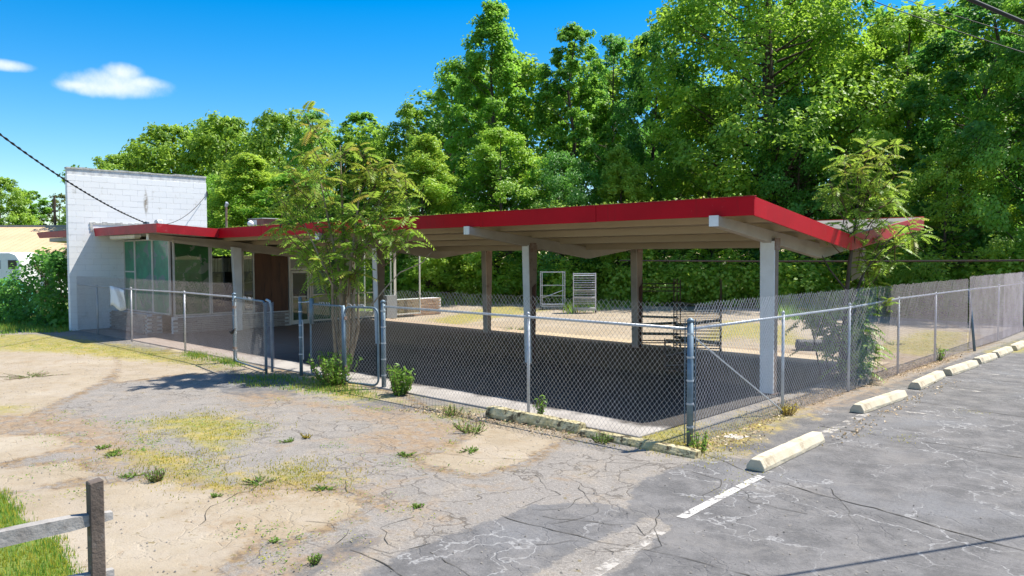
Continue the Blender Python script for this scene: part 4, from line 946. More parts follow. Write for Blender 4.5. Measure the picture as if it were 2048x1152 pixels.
# ================================================================== RACKS
def rack(label, c, w, dpt, h, rz, m, shelves, slides, messy=False, base=True, group=None, shelf_m=None):
    t = thing('bakery_rack', label, 'rack', (c[0], c[1], 0.0), group); t.rotation_euler = (0, 0, rz); t['_o'] = (0, 0, 0)
    for sx_ in (-1, 1):
        for sy_ in (-1, 1):
            x, y = sx_*w/2, sy_*dpt/2
            hw_ = .016 if m == 'rack_silver' else .011; MB().box(x-hw_, y-hw_, .14, x+hw_, y+hw_, h).build('upright', m, t)
            wh = MB().tube([(x-.018, y, .06), (x+.018, y, .06)], .06, 10).build('caster', 'rubber', t)
            MB().tube([(x, y, .06), (x, y, .14)], .014, 5).build('fork', m, wh)
    for z in ((.15, h-.03) if m == 'rack_silver' else (.15,)):
        fr_ = MB()
        for sy_ in (-1, 1): fr_.box(-w/2, sy_*dpt/2-.012, z-.015, w/2, sy_*dpt/2+.012, z+.015)
        for sx_ in (-1, 1): fr_.box(sx_*w/2-.012, -dpt/2+.012, z-.014, sx_*w/2+.012, dpt/2-.012, z+.014)
        fr_.build('frame', m, t)
    rnd = random.Random(len(label))
    for z in shelves:
        a = rnd.uniform(-.09, .09) if messy else rnd.uniform(-.005, .005); hw = w/2-.02
        MB().hexa([(-hw, -dpt/2+.02, z-a), (hw, -dpt/2+.02, z+a), (hw, dpt/2-.02, z+a), (-hw, dpt/2-.02, z-a), (-hw, -dpt/2+.02, z-a+.025), (hw, -dpt/2+.02, z+a+.025), (hw, dpt/2-.02, z+a+.025), (-hw, dpt/2-.02, z-a+.025)]).build('shelf', shelf_m or m, t)
    if slides:
        s_ = MB()
        for z in slides:
            for sy_ in (-1, 1): s_.box(-w/2, sy_*dpt/2-.014, z, w/2, sy_*dpt/2+.006, z+.014)
            for sx_ in (-1, 1): s_.box(sx_*w/2-.008, -dpt/2, z, sx_*w/2+.008, dpt/2, z+.014)
        s_.build('runner', m, t)
    return t
r1 = rack('open silver rack frame standing on the back lot', ground_at(1105, 35.6), 1.05, .62, 1.75, .85, 'rack_silver', (.22,), (.62, 1.1))
MB().tube([(-.5, -.3, .55), (.48, -.3, .9)], .014, 5).build('diagonal_brace', 'rack_silver', r1)
rack('silver shelved rack trolley beside the open frame on the back lot', ground_at(1169, 33.2), .95, .60, 1.72, .7, 'rack_silver', (.2, .66, .98, 1.3, 1.6), [.4+.1*k for k in range(13)])
rack('dark slim rack trolley with slanted trays behind the rear column', ground_at(1320, 20.6), 1.0, .55, 1.83, .72, 'rack_dark', (.35, .62, .80), (1.5, 1.6, 1.7), True, shelf_m='tray')
rack('dark wide rack with many runners beside the corner post', ground_at(1395, 19.4), 1.15, .6, 1.86, .55, 'rack_dark', (.30, .74, 1.2), [.25+.085*k for k in range(12)], True, shelf_m='tray')
rack('low black trolley in the shade behind the corner post', ground_at(1362, 15.6), .62, .45, .75, .6, 'rack_dark', (.25, .5, .7), (), True, shelf_m='tray')
# roll behind the right tree
A, B = gz(1592, 700), gz(1752, 704); A = A+np.array([0, 0, .13]); B = B+np.array([0, 0, .13])
ro_ = thing('rolled_mat', 'thick black roll lying on the ground behind the right sapling', 'roll', (A+B)/2*np.array([1, 1, 0]))
b_ = MB(); k = 28; b_.tube([A+(B-A)*i_/(k-1) for i_ in range(k)], [.145+(.012 if i_ % 2 else 0) for i_ in range(k)], 14); b_.build('roll', 'pipe', ro_, True)
d_ = (B-A)/np.linalg.norm(B-A); MB().tube([A-d_*.02, A-d_*.012], [.07, .075], 12).build('core', 'rubber', ro_)

# ================================================================== FOLIAGE
def tube_np(path, r, n=5):
    b_ = MB(); b_.tube(path, r, n, False); return b_
def tree_mesh(seed, H=10., R=3., base=.12, shape='broad', nclump=95, nleaf=120, leaf=.24, leafm='leaf', trunk_r=.16, bark='bark'):
    """crown and trunk meshes of one tree (origin at the foot)"""
    rng = np.random.default_rng(seed); tr = MB()
    bend = rng.normal(size=(6, 2))*H*.012; bend[0] = 0
    path = [np.array([bend[k, 0], bend[k, 1], H*.93*k/5]) for k in range(6)]
    tr.tube(path, [trunk_r*(1-.85*k/5)*(1.25 if k == 0 else 1) for k in range(6)], 7, False)
    def axis(t): 
        k = np.clip(t*5/.93, 0, 4.999); i_ = int(k); return path[i_]+(path[i_+1]-path[i_])*(k-i_)
    def prof(t):
        if shape == 'pointed': return (1-t)**.75*(.55+.45*min(1, t*3))*1.15+.05
        if shape == 'column': return (.75+.25*math.sin(t*3))*max(0, 1-t**6)**.5*.9
        return max(.05, math.sin(math.pi*min(1, (t*.86+.14)))**.6)
    parts = []
    lobes = [(rng.uniform(0, 2*math.pi), rng.uniform(.15, .95), rng.uniform(.1, .45)) for _ in range(9)]
    for k in range(nclump):
        t = base+(1-base)*((k+rng.random())/nclump); a = k*2.39996+rng.normal()*.5
        rr_ = R*prof(t)
        for (la, lt, ls) in lobes:
            rr_ *= 1+ls*math.exp(-((t-lt)/.10)**2)*max(0, math.cos(a-la))**2
        rad = rr_*math.sqrt(rng.uniform(.18, 1.0))
        ax = axis(t*.97); c = ax+np.array([math.cos(a)*rad, math.sin(a)*rad, (t-t*.97)*H*.5+rng.normal()*.15])
        cr = R*rng.uniform(.14, .31)*(1.0 if t < .85 else .75); n = int(nleaf*rng.uniform(.6, 1.3)*(cr/(R*.26))**1.5)
        if t > .06 and rng.random() < .55:
            st_ = axis(max(.05, t-.10)); mid = (st_+c)/2+np.array([0, 0, -.06*rad]); tr.tube([st_, mid, c], [trunk_r*.28*(1.1-t), trunk_r*.17*(1.1-t), .012], 4, False)
        q = rng.normal(size=(n, 3)); q = unit(q)*(rng.random((n, 1))**.42); q[:, 2] = q[:, 2]*.62+.12*(1-np.hypot(q[:, 0], q[:, 1]))
        # sprays: gather leaves on little twigs
        tw = rng.integers(0, max(3, n//9), n); jit = unit(rng.normal(size=(n//9+4, 3)))*(rng.random((n//9+4, 1))**.4); jit[:, 2] *= .6
        q = q*.38+jit[tw]*.72
        C = c+q*cr; out_ = unit(C-c+np.array([0, 0, .4]) + (c-ax)*.25)
        nr = unit(out_*.7+np.array([.1, .15, .75])+rng.normal(size=(n, 3))*.42)
        tone = np.clip(rng.uniform(.0, .95)+rng.normal(size=n)*.16, 0, 1)
        parts.append(leaves(C, nr, leaf, rng, .78, tint_arr(n, tone), .4))
    V, F, T = merge(parts)
    me_c = np_mesh('crown', V, F, leafm, T)
    me_t = bpy.data.meshes.new('trunk'); me_t.from_pydata(tr.v, [], tr.f); me_t.materials.append(M[bark]); me_t.polygons.foreach_set('use_smooth', [True]*len(me_t.polygons))
    return me_c, me_t
VAR = {
    'broad_a': dict(seed=1, shape='broad', R=5.4, base=.08), 'broad_b': dict(seed=2, shape='broad', R=4.8, base=.06, leafm='leaf_cool'),
    'broad_c': dict(seed=3, shape='column', R=4.1, base=.05), 'point_a': dict(seed=4, shape='pointed', R=4.1, base=.06, leafm='leaf_cool', nclump=190),
    'col_a': dict(seed=5, shape='column', R=3.4, base=.08, leafm='leaf', nclump=170),
    'bright': dict(seed=6, shape='pointed', R=5.2, base=.02, leafm='leaf_bright', nclump=200, leaf=.25),
    'far': dict(seed=7, shape='broad', R=7.9, base=.12, leafm='leaf_far', nclump=190, nleaf=170, leaf=.42), 'olive': dict(seed=8, shape='broad', R=6.5, base=.15, leafm='leaf_olive', nclump=90, nleaf=120, leaf=.42),
    'big': dict(seed=9, shape='broad', R=6.7, base=.22, leafm='leaf', nclump=180, nleaf=300, leaf=.21, trunk_r=.6),
    'low': dict(seed=10, shape='broad', R=7.5, base=.02, leafm='leaf', nclump=170, nleaf=280, leaf=.26),
}
for v_ in VAR.values(): v_.setdefault('H', 18.); v_.setdefault('nclump', 150); v_.setdefault('nleaf', 290); v_.setdefault('leaf', .225); v_.setdefault('trunk_r', .28)
meshes = {k: tree_mesh(**v) for k, v in VAR.items()}
TREE_LEAF = ('leaf', 'leaf_deep', 'leaf_cool', 'leaf_warm', 'leaf', 'leaf_cool')
def tree(var, px, d, ytop, wpx, label, rot=0., cat='tree', name='forest_tree', group='trees of the wood behind the lot'):
    g_ = ground_at(px, d); H = (CAM[2]+(512-ytop)/FPX*d); hw = wpx*d/FPX
    t = thing(name, label, cat, g_, group)
    s_ = H/18.; sxy = hw/VAR[var]['R']/.95; t.rotation_euler = (0, 0, rot)
    t.scale = (sxy, sxy, s_)
    c = link('crown', meshes[var][0], t); k = link('trunk', meshes[var][1], t)
    if var not in ('bright', 'far', 'olive', 'big'):
        c.material_slots[0].link = 'OBJECT'; c.material_slots[0].material = M[TREE_LEAF[int(px*7+d*3) % len(TREE_LEAF)]]
    return t
tree('far', 255, 72, 300, 105, 'low rounded far tree rising just above the white wall top', .3)
tree('far', 350, 68, 243, 105, 'rounded far tree on the left shoulder of the wooded rise', 1.4)
tree('far', 455, 66, 226, 110, 'broad far tree forming the middle of the wooded rise', 2.6)
tree('far', 560, 62, 219, 100, 'broad far tree right of the middle of the wooded rise', 3.9)
tree('broad_b', 632, 56, 212, 68, 'dark green tree standing out behind the left sapling', 5.)
tree('bright', 500, 48, 300, 100, 'pale yellow green tree between white wall and left sapling', 1.)
tree('low', 425, 50, 345, 80, 'dense green tree directly behind the right end of the white wall', 2.2)
tree('broad_c', 590, 46, 330, 90, 'dark leafy tree behind the rooftop unit', 4.1)
tree('col_a', 728, 58, 214, 60, 'thin airy tree with loose top against the blue sky left of the pointed bush', .7)
tree('broad_a', 820, 54, 200, 70, 'rounded tree on the skyline left of the tall pointed tree', 2.)
tree('bright', 852, 41, 262, 92, 'bright young cone shaped tree close behind the red roof', 3.)
tree('broad_c', 905, 50, 138, 78, 'leafy tree with a flat shoulder just left of the tall pointed tree', .4)
tree('point_a', 992, 46, -8, 100, 'tall pointed tree touching the top edge left of the sky gap', 1.2)
tree('broad_a', 1000, 42, 250, 110, 'mid height leafy tree below the tall pointed tree', 5.5)
tree('col_a', 1145, 46, 42, 78, 'slender tall tree right of the sky gap with visible dark trunk', 2.4)
tree('broad_b', 1225, 50, 62, 78, 'tall tree with airy top right of the slender tall tree', .2)
tree('low', 1120, 41, 300, 100, 'low bushy tree behind the middle of the red roof', 3.3)
tree('broad_c', 1300, 47, 48, 78, 'dark tall tree left of the huge spreading tree', 4.4)
tree('bright', 1240, 40, 285, 80, 'light green bushy tree behind the roof between two silver racks and rear column', 4.6)
tree('big', 1530, 43, -190, 235, 'huge spreading tree with dark limbs at top right', .9)
tree('broad_a', 1420, 42, 170, 110, 'full leafy tree under the limbs of the huge tree', 1.9)
tree('low', 1600, 39, 190, 130, 'wide leafy tree behind the roof peak at right', 2.9)
tree('broad_b', 1690, 47, -70, 110, 'tall tree behind the right sapling reaching the top edge', .1)
tree('broad_a', 1810, 38, 20, 150, 'tall bright tree right of the right sapling', 4.0)
tree('broad_c', 1960, 33, -90, 150, 'very tall tree with trunk showing above the far fence', 5.2)
tree('broad_a', 2090, 30, -60, 130, 'tall tree cut by the right picture edge', 2.7)
tree('low', 1890, 31, 300, 120, 'low spreading tree just behind the sagging fence', 1.1)
# left distance
tree('far', 5, 100, 346, 62, 'dense tree at the far left picture edge', 3.1, group='trees beyond the tan building')
tree('col_a', 62, 105, 372, 42, 'loose pale tree beyond the tan building roof', 1.1, group='trees beyond the tan building')
tree('olive', 122, 110, 380, 40, 'brownish olive tree beside the white wall', 2.1, group='trees beyond the tan building')

# far wood that fills in between the trunks: one mass
def mass(name, label, spots, leaf, m, seed, per=900):
    rng = np.random.default_rng(seed); parts = []
    for (x, y, z, rx, ry, rz_) in spots:
        n = per; q = unit(rng.normal(size=(n, 3)))*(rng.random((n, 1))**.33); k = n//10+2; j = unit(rng.normal(size=(k, 3)))*(rng.random((k, 1))**.3); q = q*.28+j[rng.integers(0, k, n)]*.8
        C = np.array([x, y, z])+q*np.array([rx, ry, rz_]); ok = C[:, 2] > .02; C = C[ok]; q = q[ok]; n = len(C)
        nr = unit(q*.8+np.array([0, 0, .6])+rng.normal(size=(n, 3))*.45)
        parts.append(leaves(C, nr, leaf, rng, .75, tint_arr(n, np.clip(rng.uniform(.05, .7)+rng.normal(size=n)*.2, 0, 1)), .4))
    V, F, T = merge(parts); return kind(link(name, np_mesh(name, V, F, m, T)), 'stuff', label)
rng = np.random.default_rng(77); sp = []
for px in range(200, 2250, 62):
    d = 56 if px < 1500 else 50-(px-1500)*.018
    if px < 640: d = 80
    ytop = np.interp(px, [200, 350, 640, 800, 900, 1000, 1080, 1300, 1400, 1700, 1800, 2250], [335, 250, 238, 240, 170, 100, 120, 85, -40, 40, 40, -20])
    Ht = 2.45+(512-ytop)/FPX*d; g_ = ground_at(px, d); z = 1.2
    while z < Ht-.8:
        r_ = rng.uniform(1.9, 2.9); sp.append((g_[0]+rng.normal()*1., g_[1]+rng.normal()*1., z, r_, r_, r_*.75)); z += 2.3
mass('background_wood', 'dense dark green wood behind the nearer trees', sp, .34, 'leaf', 5, 760)
sp = []
for px in range(430, 2300, 26):
    d = np.interp(px, [430, 700, 900, 1200, 1500, 1750, 1900, 2300], [42, 42, 42, 40, 37, 34, 30, 26])+rng.normal()*.8
    g_ = ground_at(px, d); h = rng.uniform(1.0, 2.1); sp.append((g_[0], g_[1], h*.75, 1.25, 1.25, h))
mass('undergrowth', 'green undergrowth along the edge of the wood', sp, .19, 'leaf_bright', 6, 620)
# taller grass at the forest edge
def grass(name, label, polys, n, h, m, seed, wid=.012, warm=.2, soft=.35):
    rng = np.random.default_rng(seed); Vs = []; Ts = []
    for poly in polys:
        poly = np.array(poly); lo, hi = poly.min(0), poly.max(0); lo = lo-soft; hi = hi+soft; pts = lo+rng.random((n*4, 2))*(hi-lo); sd_ = psdf(poly, pts); ok = (sd_ > -soft*rng.random(len(pts))**2) & (rng.random(len(pts)) < .25+.75*np.clip(.5+np.sin(pts[:, 0]*3.1+2*np.sin(pts[:, 1]*1.7))*np.cos(pts[:, 1]*4.3)+.4*np.sin(pts[:, 0]*9), 0, 1)); pts = pts[ok][:n]
        k = len(pts); a = rng.random(k)*6.283; L = h*(.4+rng.random(k)*.9); lean = rng.random(k)*.6
        dx, dy = np.cos(a), np.sin(a); b0 = np.stack([pts[:, 0]-dy*wid, pts[:, 1]+dx*wid, np.zeros(k)], 1); b1 = np.stack([pts[:, 0]+dy*wid, pts[:, 1]-dx*wid, np.zeros(k)], 1)
        tp = np.stack([pts[:, 0]+dx*L*lean, pts[:, 1]+dy*L*lean, L*(1-.3*lean)], 1); Vs.append(np.stack([b0, b1, tp], 1).reshape(-1, 3))
        patch = .5+.5*np.sin(pts[:, 0]*2.3+1)*np.sin(pts[:, 1]*2.9); tt = tint_arr(k, rng.random(k), np.clip((rng.random(k) < warm*(.3+patch))*.9, 0, 1)); Ts.append(np.repeat(tt, 3, 0))
    V = np.concatenate(Vs); V[:, 2] += .003; F = np.arange(len(V)).reshape(-1, 3)
    return kind(link(name, np_mesh(name, V, F, m, np.concatenate(Ts))), 'stuff', label)
gr = lambda *p: [tuple(gz(x, y)[:2]) for x, y in p]
grass('edge_grass', 'rough green grass at the forest edge', [gr((870, 612), (1080, 608), (1240, 612), (1240, 580), (870, 580)), gr((1140, 628), (1300, 612), (1480, 606), (1560, 585), (1100, 585)), gr((1570, 640), (1700, 640), (1650, 600), (1560, 605))], 5000, .42, 'leaf_weed', 1, .025, .15)
grass('front_grass', 'lush green and yellow grass in the bottom left corner', [fr+[(-.2, -13.), (-3, -13.2)]], 26000, .06, 'leaf_weed', 2, .005, .6, .12)
grass('verge_grass', 'weedy grass beside the vine covered mound', [gr((-60, 690), (0, 668), (135, 664), (140, 640), (-60, 640))], 6000, .16, 'leaf_weed', 3, .012, .3)
mossp = [gr((300, 845), (400, 828), (512, 850), (470, 880), (435, 905), (360, 870)), gr((250, 903), (330, 912), (470, 962), (440, 972), (300, 930)), gr((545, 945), (600, 935), (665, 962), (560, 962)),
         gr((0, 680), (140, 672), (250, 692), (420, 728), (300, 722), (100, 700)), gr((1200, 868), (1260, 848), (1400, 860), (1440, 890), (1390, 912)), gr((1400, 690), (1450, 655), (1560, 650), (1600, 685)), gr((1740, 700), (1850, 668), (1925, 668), (1900, 705))]
grass('moss_patch', 'yellow dry moss and grass growing in the broken pavement', mossp, 2000, .028, 'leaf_moss', 4, .006, .4, .7)
grass('fence_grass', 'green weeds along the foot of the gates', [gr((500, 752), (620, 752), (720, 775), (730, 798), (600, 782), (480, 768)), gr((380, 705), (470, 722), (480, 732), (380, 712))], 1700, .085, 'leaf_weed', 5, .007, .4, .3)
r = np.random.default_rng(12)
debris('leaf_litter', 'brown dead leaves swept against the right fence', [(*gz(1420, 900)[:2], .006), (*gz(1560, 820)[:2], .006), (*gz(1680, 775)[:2], .006), (*gz(1800, 745)[:2], .006), (*gz(1900, 712)[:2], .006)], 2400, .038, 'litter', r, .015, .16)
debris('leaf_litter', 'dead leaves beside the cream wheel stops', [(1.95, 1.2, .006), (1.95, 1.6, .006), (2.2, -2.9, .006), (1.85, 4.1, .006)], 200, .04, 'litter', r, .02, .10)
debris('leaf_litter', 'brown scraps along the front fence foot', [(*gz(830, 818)[:2], .006), (*gz(960, 838)[:2], .006), (*gz(1180, 872)[:2], .006)], 700, .045, 'litter', r, .01, .16)
def creep(name, label, lines, ncl, m, seed, size=.028):
    rng = np.random.default_rng(seed); parts = []
    for ln_ in lines:
        P_ = np.array([gz(*q)[:2] for q in ln_]); seg = np.linalg.norm(np.diff(P_, axis=0), axis=1); cum = np.concatenate([[0], np.cumsum(seg)])
        for _ in range(max(3, int(ncl*cum[-1]/4))):
            u = rng.random()*cum[-1]; k = min(np.searchsorted(cum, u, 'right')-1, len(seg)-1); c = P_[k]+(P_[k+1]-P_[k])*(u-cum[k])/seg[k]+rng.normal(size=2)*.16
            n = int(rng.gamma(1.6, 9))+3; r_ = .03+.010*n**.6; C = np.concatenate([c+rng.normal(size=(n, 2))*r_, rng.random((n, 1))*.025+.004], 1); nr = unit(rng.normal(size=(n, 3))*.5+np.array([0, 0, 1]))
            parts.append(leaves(C, nr, size*rng.uniform(.6, 1.2), rng, .45, tint_arr(n, np.clip(rng.uniform(0, 1)+rng.normal(size=n)*.15, 0, 1), (rng.random(n) < rng.uniform(0, .9))*.9)))
    V, F, T = merge(parts); return kind(link(name, np_mesh(name, V, F, m, T)), 'stuff', label)
creep('ground_weeds', 'creeping weeds and dry scraps along seams and dirt', [[(100, 830), (220, 850), (310, 900), (460, 965), (640, 950), (740, 990), (850, 1030)], [(440, 985), (520, 1075), (640, 1140)], [(560, 800), (760, 815), (950, 850), (900, 900)], [(640, 880), (760, 905), (860, 940), (1040, 930)], [(300, 840), (510, 850), (440, 905)], [(0, 690), (250, 700), (440, 735), (600, 785)], [(0, 870), (150, 885)], [(0, 950), (190, 930)], [(40, 1010), (330, 960)], [(560, 1095), (640, 1062), (735, 1012)], [(500, 760), (620, 770), (800, 800), (950, 838), (1170, 875)]], 26, 'leaf_weed', 41)
creep('ground_weeds', 'dry yellow grass scraps along cracks of the dark lot', [[(1640, 852), (1900, 892)], [(1830, 803), (2048, 835)], [(1420, 900), (1560, 830)], [(1700, 760), (1900, 712)], [(1500, 940), (1380, 1020)]], 12, 'leaf_moss', 42, .022)
# gravel crumbs on the lot
rng = np.random.default_rng(31); n = 5000; pts = np.stack([rng.uniform(-14, 4.5, n), rng.uniform(-11, -4.6, n)], 1); s_ = .003+.009*rng.random(n)**3
C = np.concatenate([pts, (s_*.4)[:, None]], 1); octv = np.array([[1, 0, 0], [-1, 0, 0], [0, 1, 0], [0, -1, 0], [0, 0, 1.]]); V = (C[:, None, :]+octv[None]*s_[:, None, None]*(.7+.6*rng.random((n, 5, 1)))).reshape(-1, 3)
fb = np.array([[0, 2, 4], [2, 1, 4], [1, 3, 4], [3, 0, 4]]); F = (np.arange(n)[:, None, None]*5+fb[None]).reshape(-1, 3)
M['gravel'] = mat('loose_grit', (.10, .095, .09), (.30, .27, .23), 3, .9)
kind(link('gravel', np_mesh('gravel', V, F, 'gravel')), 'stuff', 'loose grit on the pavement')

# ---- saplings with compound leaves
def frond(rng, org, dirv, L, tone, warm, npair=9):
    """one drooping feather shaped leaf"""
    d = dirv/np.linalg.norm(dirv); side = np.cross(d, (0, 0, 1.)); side /= np.linalg.norm(side)+1e-9; Cs = []; out_V = []; T = []
    pts = []; 
    for k in range(npair+2):
        t = k/(npair+1); pts.append(org+d*L*t+np.array([0, 0, -.42*L*t*t]))
    for k in range(2, npair+2):
        p = pts[k]; tang = unit((pts[min(k+1, npair+1)]-pts[k-1])[None])[0]; ll = L*.29*(1-.35*abs(k/(npair+1)-.45)*1.6)
        for sg in (-1, 1):
            ld = side*sg*.9+tang*.42+np.array([0, 0, -.38+rng.normal()*.1]); ld /= np.linalg.norm(ld); w = tang*ll*.20
            out_V += [p, p+ld*ll*.45+w, p+ld*ll, p+ld*ll*.45-w]; T.append((tone+rng.normal()*.08, warm))
    # rachis as a thin sliver
    return np.array(out_V), T, pts
def sapling(name, label, base, stems, tips, m_bark, seed, trunk_parts, extra_twigs=(), flen=(.5, .85), per=(5, 8), warm_z=None):
    rng = np.random.default_rng(seed); t = thing(name, label, 'tree', base)
    for pth, rad in stems: MB().tube(pth, rad, 7, False).build('stem', m_bark, t, True)
    Vs, Ts = [], []; ra = MB()
    tips = tips+[(np.array(tp)+rng.normal(size=3)*np.array([.14, .14, .22]), tp) for tp, fm in tips if rng.random() < .8]
    for (tip, frm) in tips:
        tip = np.array(tip); 
        if frm is not None: ra.tube([np.array(frm), (np.array(frm)+tip)/2+np.array([0, 0, -.04]), tip], [.014, .010, .006], 4, False)
        n = rng.integers(*per); a0 = rng.random()*6.28
        for k in range(n):
            a = a0+k*6.283/n+rng.normal()*.25; el = rng.uniform(-.5, 1.1); dv = np.array([math.cos(a)*math.cos(el), math.sin(a)*math.cos(el), math.sin(el)])
            wv = np.clip((tip[2]-warm_z)*.5, 0, .55)*rng.random()+(rng.random() < .10)*.4 if warm_z else 0
            V, T, pts = frond(rng, tip+rng.normal(size=3)*.05, dv, rng.uniform(*flen), np.clip(rng.uniform(.15, .85), 0, 1), wv, rng.integers(8, 12))
            Vs.append(V); Ts += T; ra.tube([pts[0], pts[4], pts[-1]], .004, 3, False)
    V = np.concatenate(Vs); n = len(V)//4; i_ = np.arange(n)*4; F = np.concatenate([np.stack([i_, i_+1, i_+2], 1), np.stack([i_, i_+2, i_+3], 1)])
    tt = np.ones((n, 4), np.float32); tt[:, :2] = np.array(Ts); tt[:, 2] = 0
    link('crown', np_mesh('crown', V-np.array(base), F, 'leaf_sumac', np.repeat(np.clip(tt, 0, 1), 4, 0)), t)
    ra.build('leaf_stalks', 'twig', t)
    if extra_twigs:
        e = MB()
        for pth in extra_twigs: e.tube(pth, [.016]+[.011]*(len(pth)-2)+[.005], 5, False)
        e.build('bare_branch', 'bark_pale', t)
    return t
D1_ = 16.0
b0 = gz(690, 742); b0 = np.array([b0[0], b0[1], 0.])
P = lambda px, py, dd=0.: at(px, py, D1_+dd)
stems = []
for k, (xb, xm, ym, xt, yt) in enumerate(((672, 665, 570, 600, 430), (682, 682, 560, 640, 360), (690, 690, 550, 680, 290), (697, 698, 560, 720, 380), (704, 706, 560, 760, 400), (678, 672, 580, 648, 470), (710, 708, 590, 735, 470), (700, 716, 600, 716, 500))):
    dd = (k % 3-1)*.3; g_ = np.array([b0[0]+(xb-690)*.0075, b0[1]+(xb-690)*.004+dd*.15, 0.02])
    stems.append(([g_, P(xm, ym+60, dd*.5), P(xm, ym, dd), P((xm+xt)/2, (ym+yt)/2, dd), P(xt, yt, dd)], [.05, .042, .035, .025, .012] if k in (1, 2, 3) else [.036, .03, .026, .018, .009]))
tips = []
rt = np.random.default_rng(3)
tl = [(560, 340), (545, 395), (590, 310), (610, 275), (625, 260), (645, 285), (665, 315), (690, 300), (600, 360), (640, 350), (680, 360), (720, 345), (745, 335), (760, 365), (785, 365), (800, 390), (740, 385), (700, 400), (650, 410), (600, 410), (560, 440), (580, 470), (770, 410), (720, 430), (620, 330), (690, 450), (640, 450),
      (610, 490), (640, 510), (660, 480), (690, 510), (720, 480), (740, 460), (670, 540), (700, 550), (650, 560), (625, 535), (590, 505), (760, 440), (715, 540), (565, 385), (780, 330), (735, 310), (575, 370), (830, 380), (815, 350)]
for (x, y) in tl:
    dd = rt.uniform(-.75, .75); frm = P(690+(x-690)*.55, y+45+abs(x-690)*.12, dd*.5); tips.append((P(690+(x-690)*.88, y+6, dd), frm))
for (x, y) in ((780, 462), (820, 450), (815, 485), (745, 470), (560, 455)): tips.append((P(x, y, -.5), P(690+(x-690)*.6, y+50, -.2)))
sapling('sapling', 'many stemmed young tree with feathery yellow leaves growing behind the gates', b0, stems, tips, 'bark_pale', 5, None,
        [[P(742, 612, -1.2), P(772, 575, -1.2), P(800, 545, -1.2), P(845, 525, -1.3), P(862, 505, -1.3)], [P(700, 690, -1.3), P(712, 650, -1.3), P(740, 620, -1.35)]], warm_z=3.0, flen=(.28, .54), per=(6, 9))
D2_ = 14.9
P = lambda px, py, dd=0.: at(px, py, D2_+dd)
b1 = gz(1694, 762); b1 = np.array([b1[0]-.05, b1[1], 0.])
stems = [([b1, P(1690, 690), P(1690, 620), P(1700, 520), P(1712, 440), P(1722, 360)], [.055, .048, .045, .036, .025, .012]), ([b1+np.array([.1, .06, 0]), P(1700, 690, .1), P(1706, 600, .1), P(1730, 540, .1), P(1780, 480, .2)], [.04, .035, .03, .02, .008]), ([b1+np.array([-.08, 0, 0]), P(1680, 680, -.1), P(1668, 640, -.1), P(1650, 610, -.1)], [.03, .022, .015, .006]),
         ([P(1692, 580), P(1660, 540), P(1640, 505), P(1630, 470)], [.02, .015, .012, .006])]
tips = []
for (x, y) in ((1745, 315), (1765, 330), (1700, 325), (1725, 340), (1690, 350), (1660, 365), (1760, 360), (1790, 350), (1785, 385), (1735, 380), (1700, 385), (1670, 400), (1655, 390), (1720, 420), (1760, 415), (1795, 415), (1690, 430), (1745, 445), (1780, 445), (1815, 450), (1840, 462), (1710, 460), (1760, 480), (1790, 490), (1720, 500), (1750, 515), (1735, 545), (1770, 530), (1650, 465), (1715, 345), (1740, 300), (1680, 385)):
    dd = rt.uniform(-.55, .55); tips.append((P(x, y, dd), P(1708+(x-1708)*.5, y+40, dd*.5)))
for (x, y) in ((1640, 640), (1660, 655), (1620, 625), (1690, 640), (1715, 625), (1730, 655), (1700, 700), (1720, 690), (1680, 725), (1710, 735), (1730, 710), (1695, 660), (1650, 675), (1725, 740), (1690, 610), (1715, 590), (1700, 640), (1735, 680), (1670, 620), (1700, 720), (1728, 625), (1685, 690)):
    tips.append((P(x, y, rt.uniform(-.3, .3)), P(1692, y+25)))
sapling('sapling', 'slim young tree with feathery leaves in front of the right roof end', b1, stems, tips, 'bark', 6, None, warm_z=3.3, flen=(.24, .48), per=(5, 8))

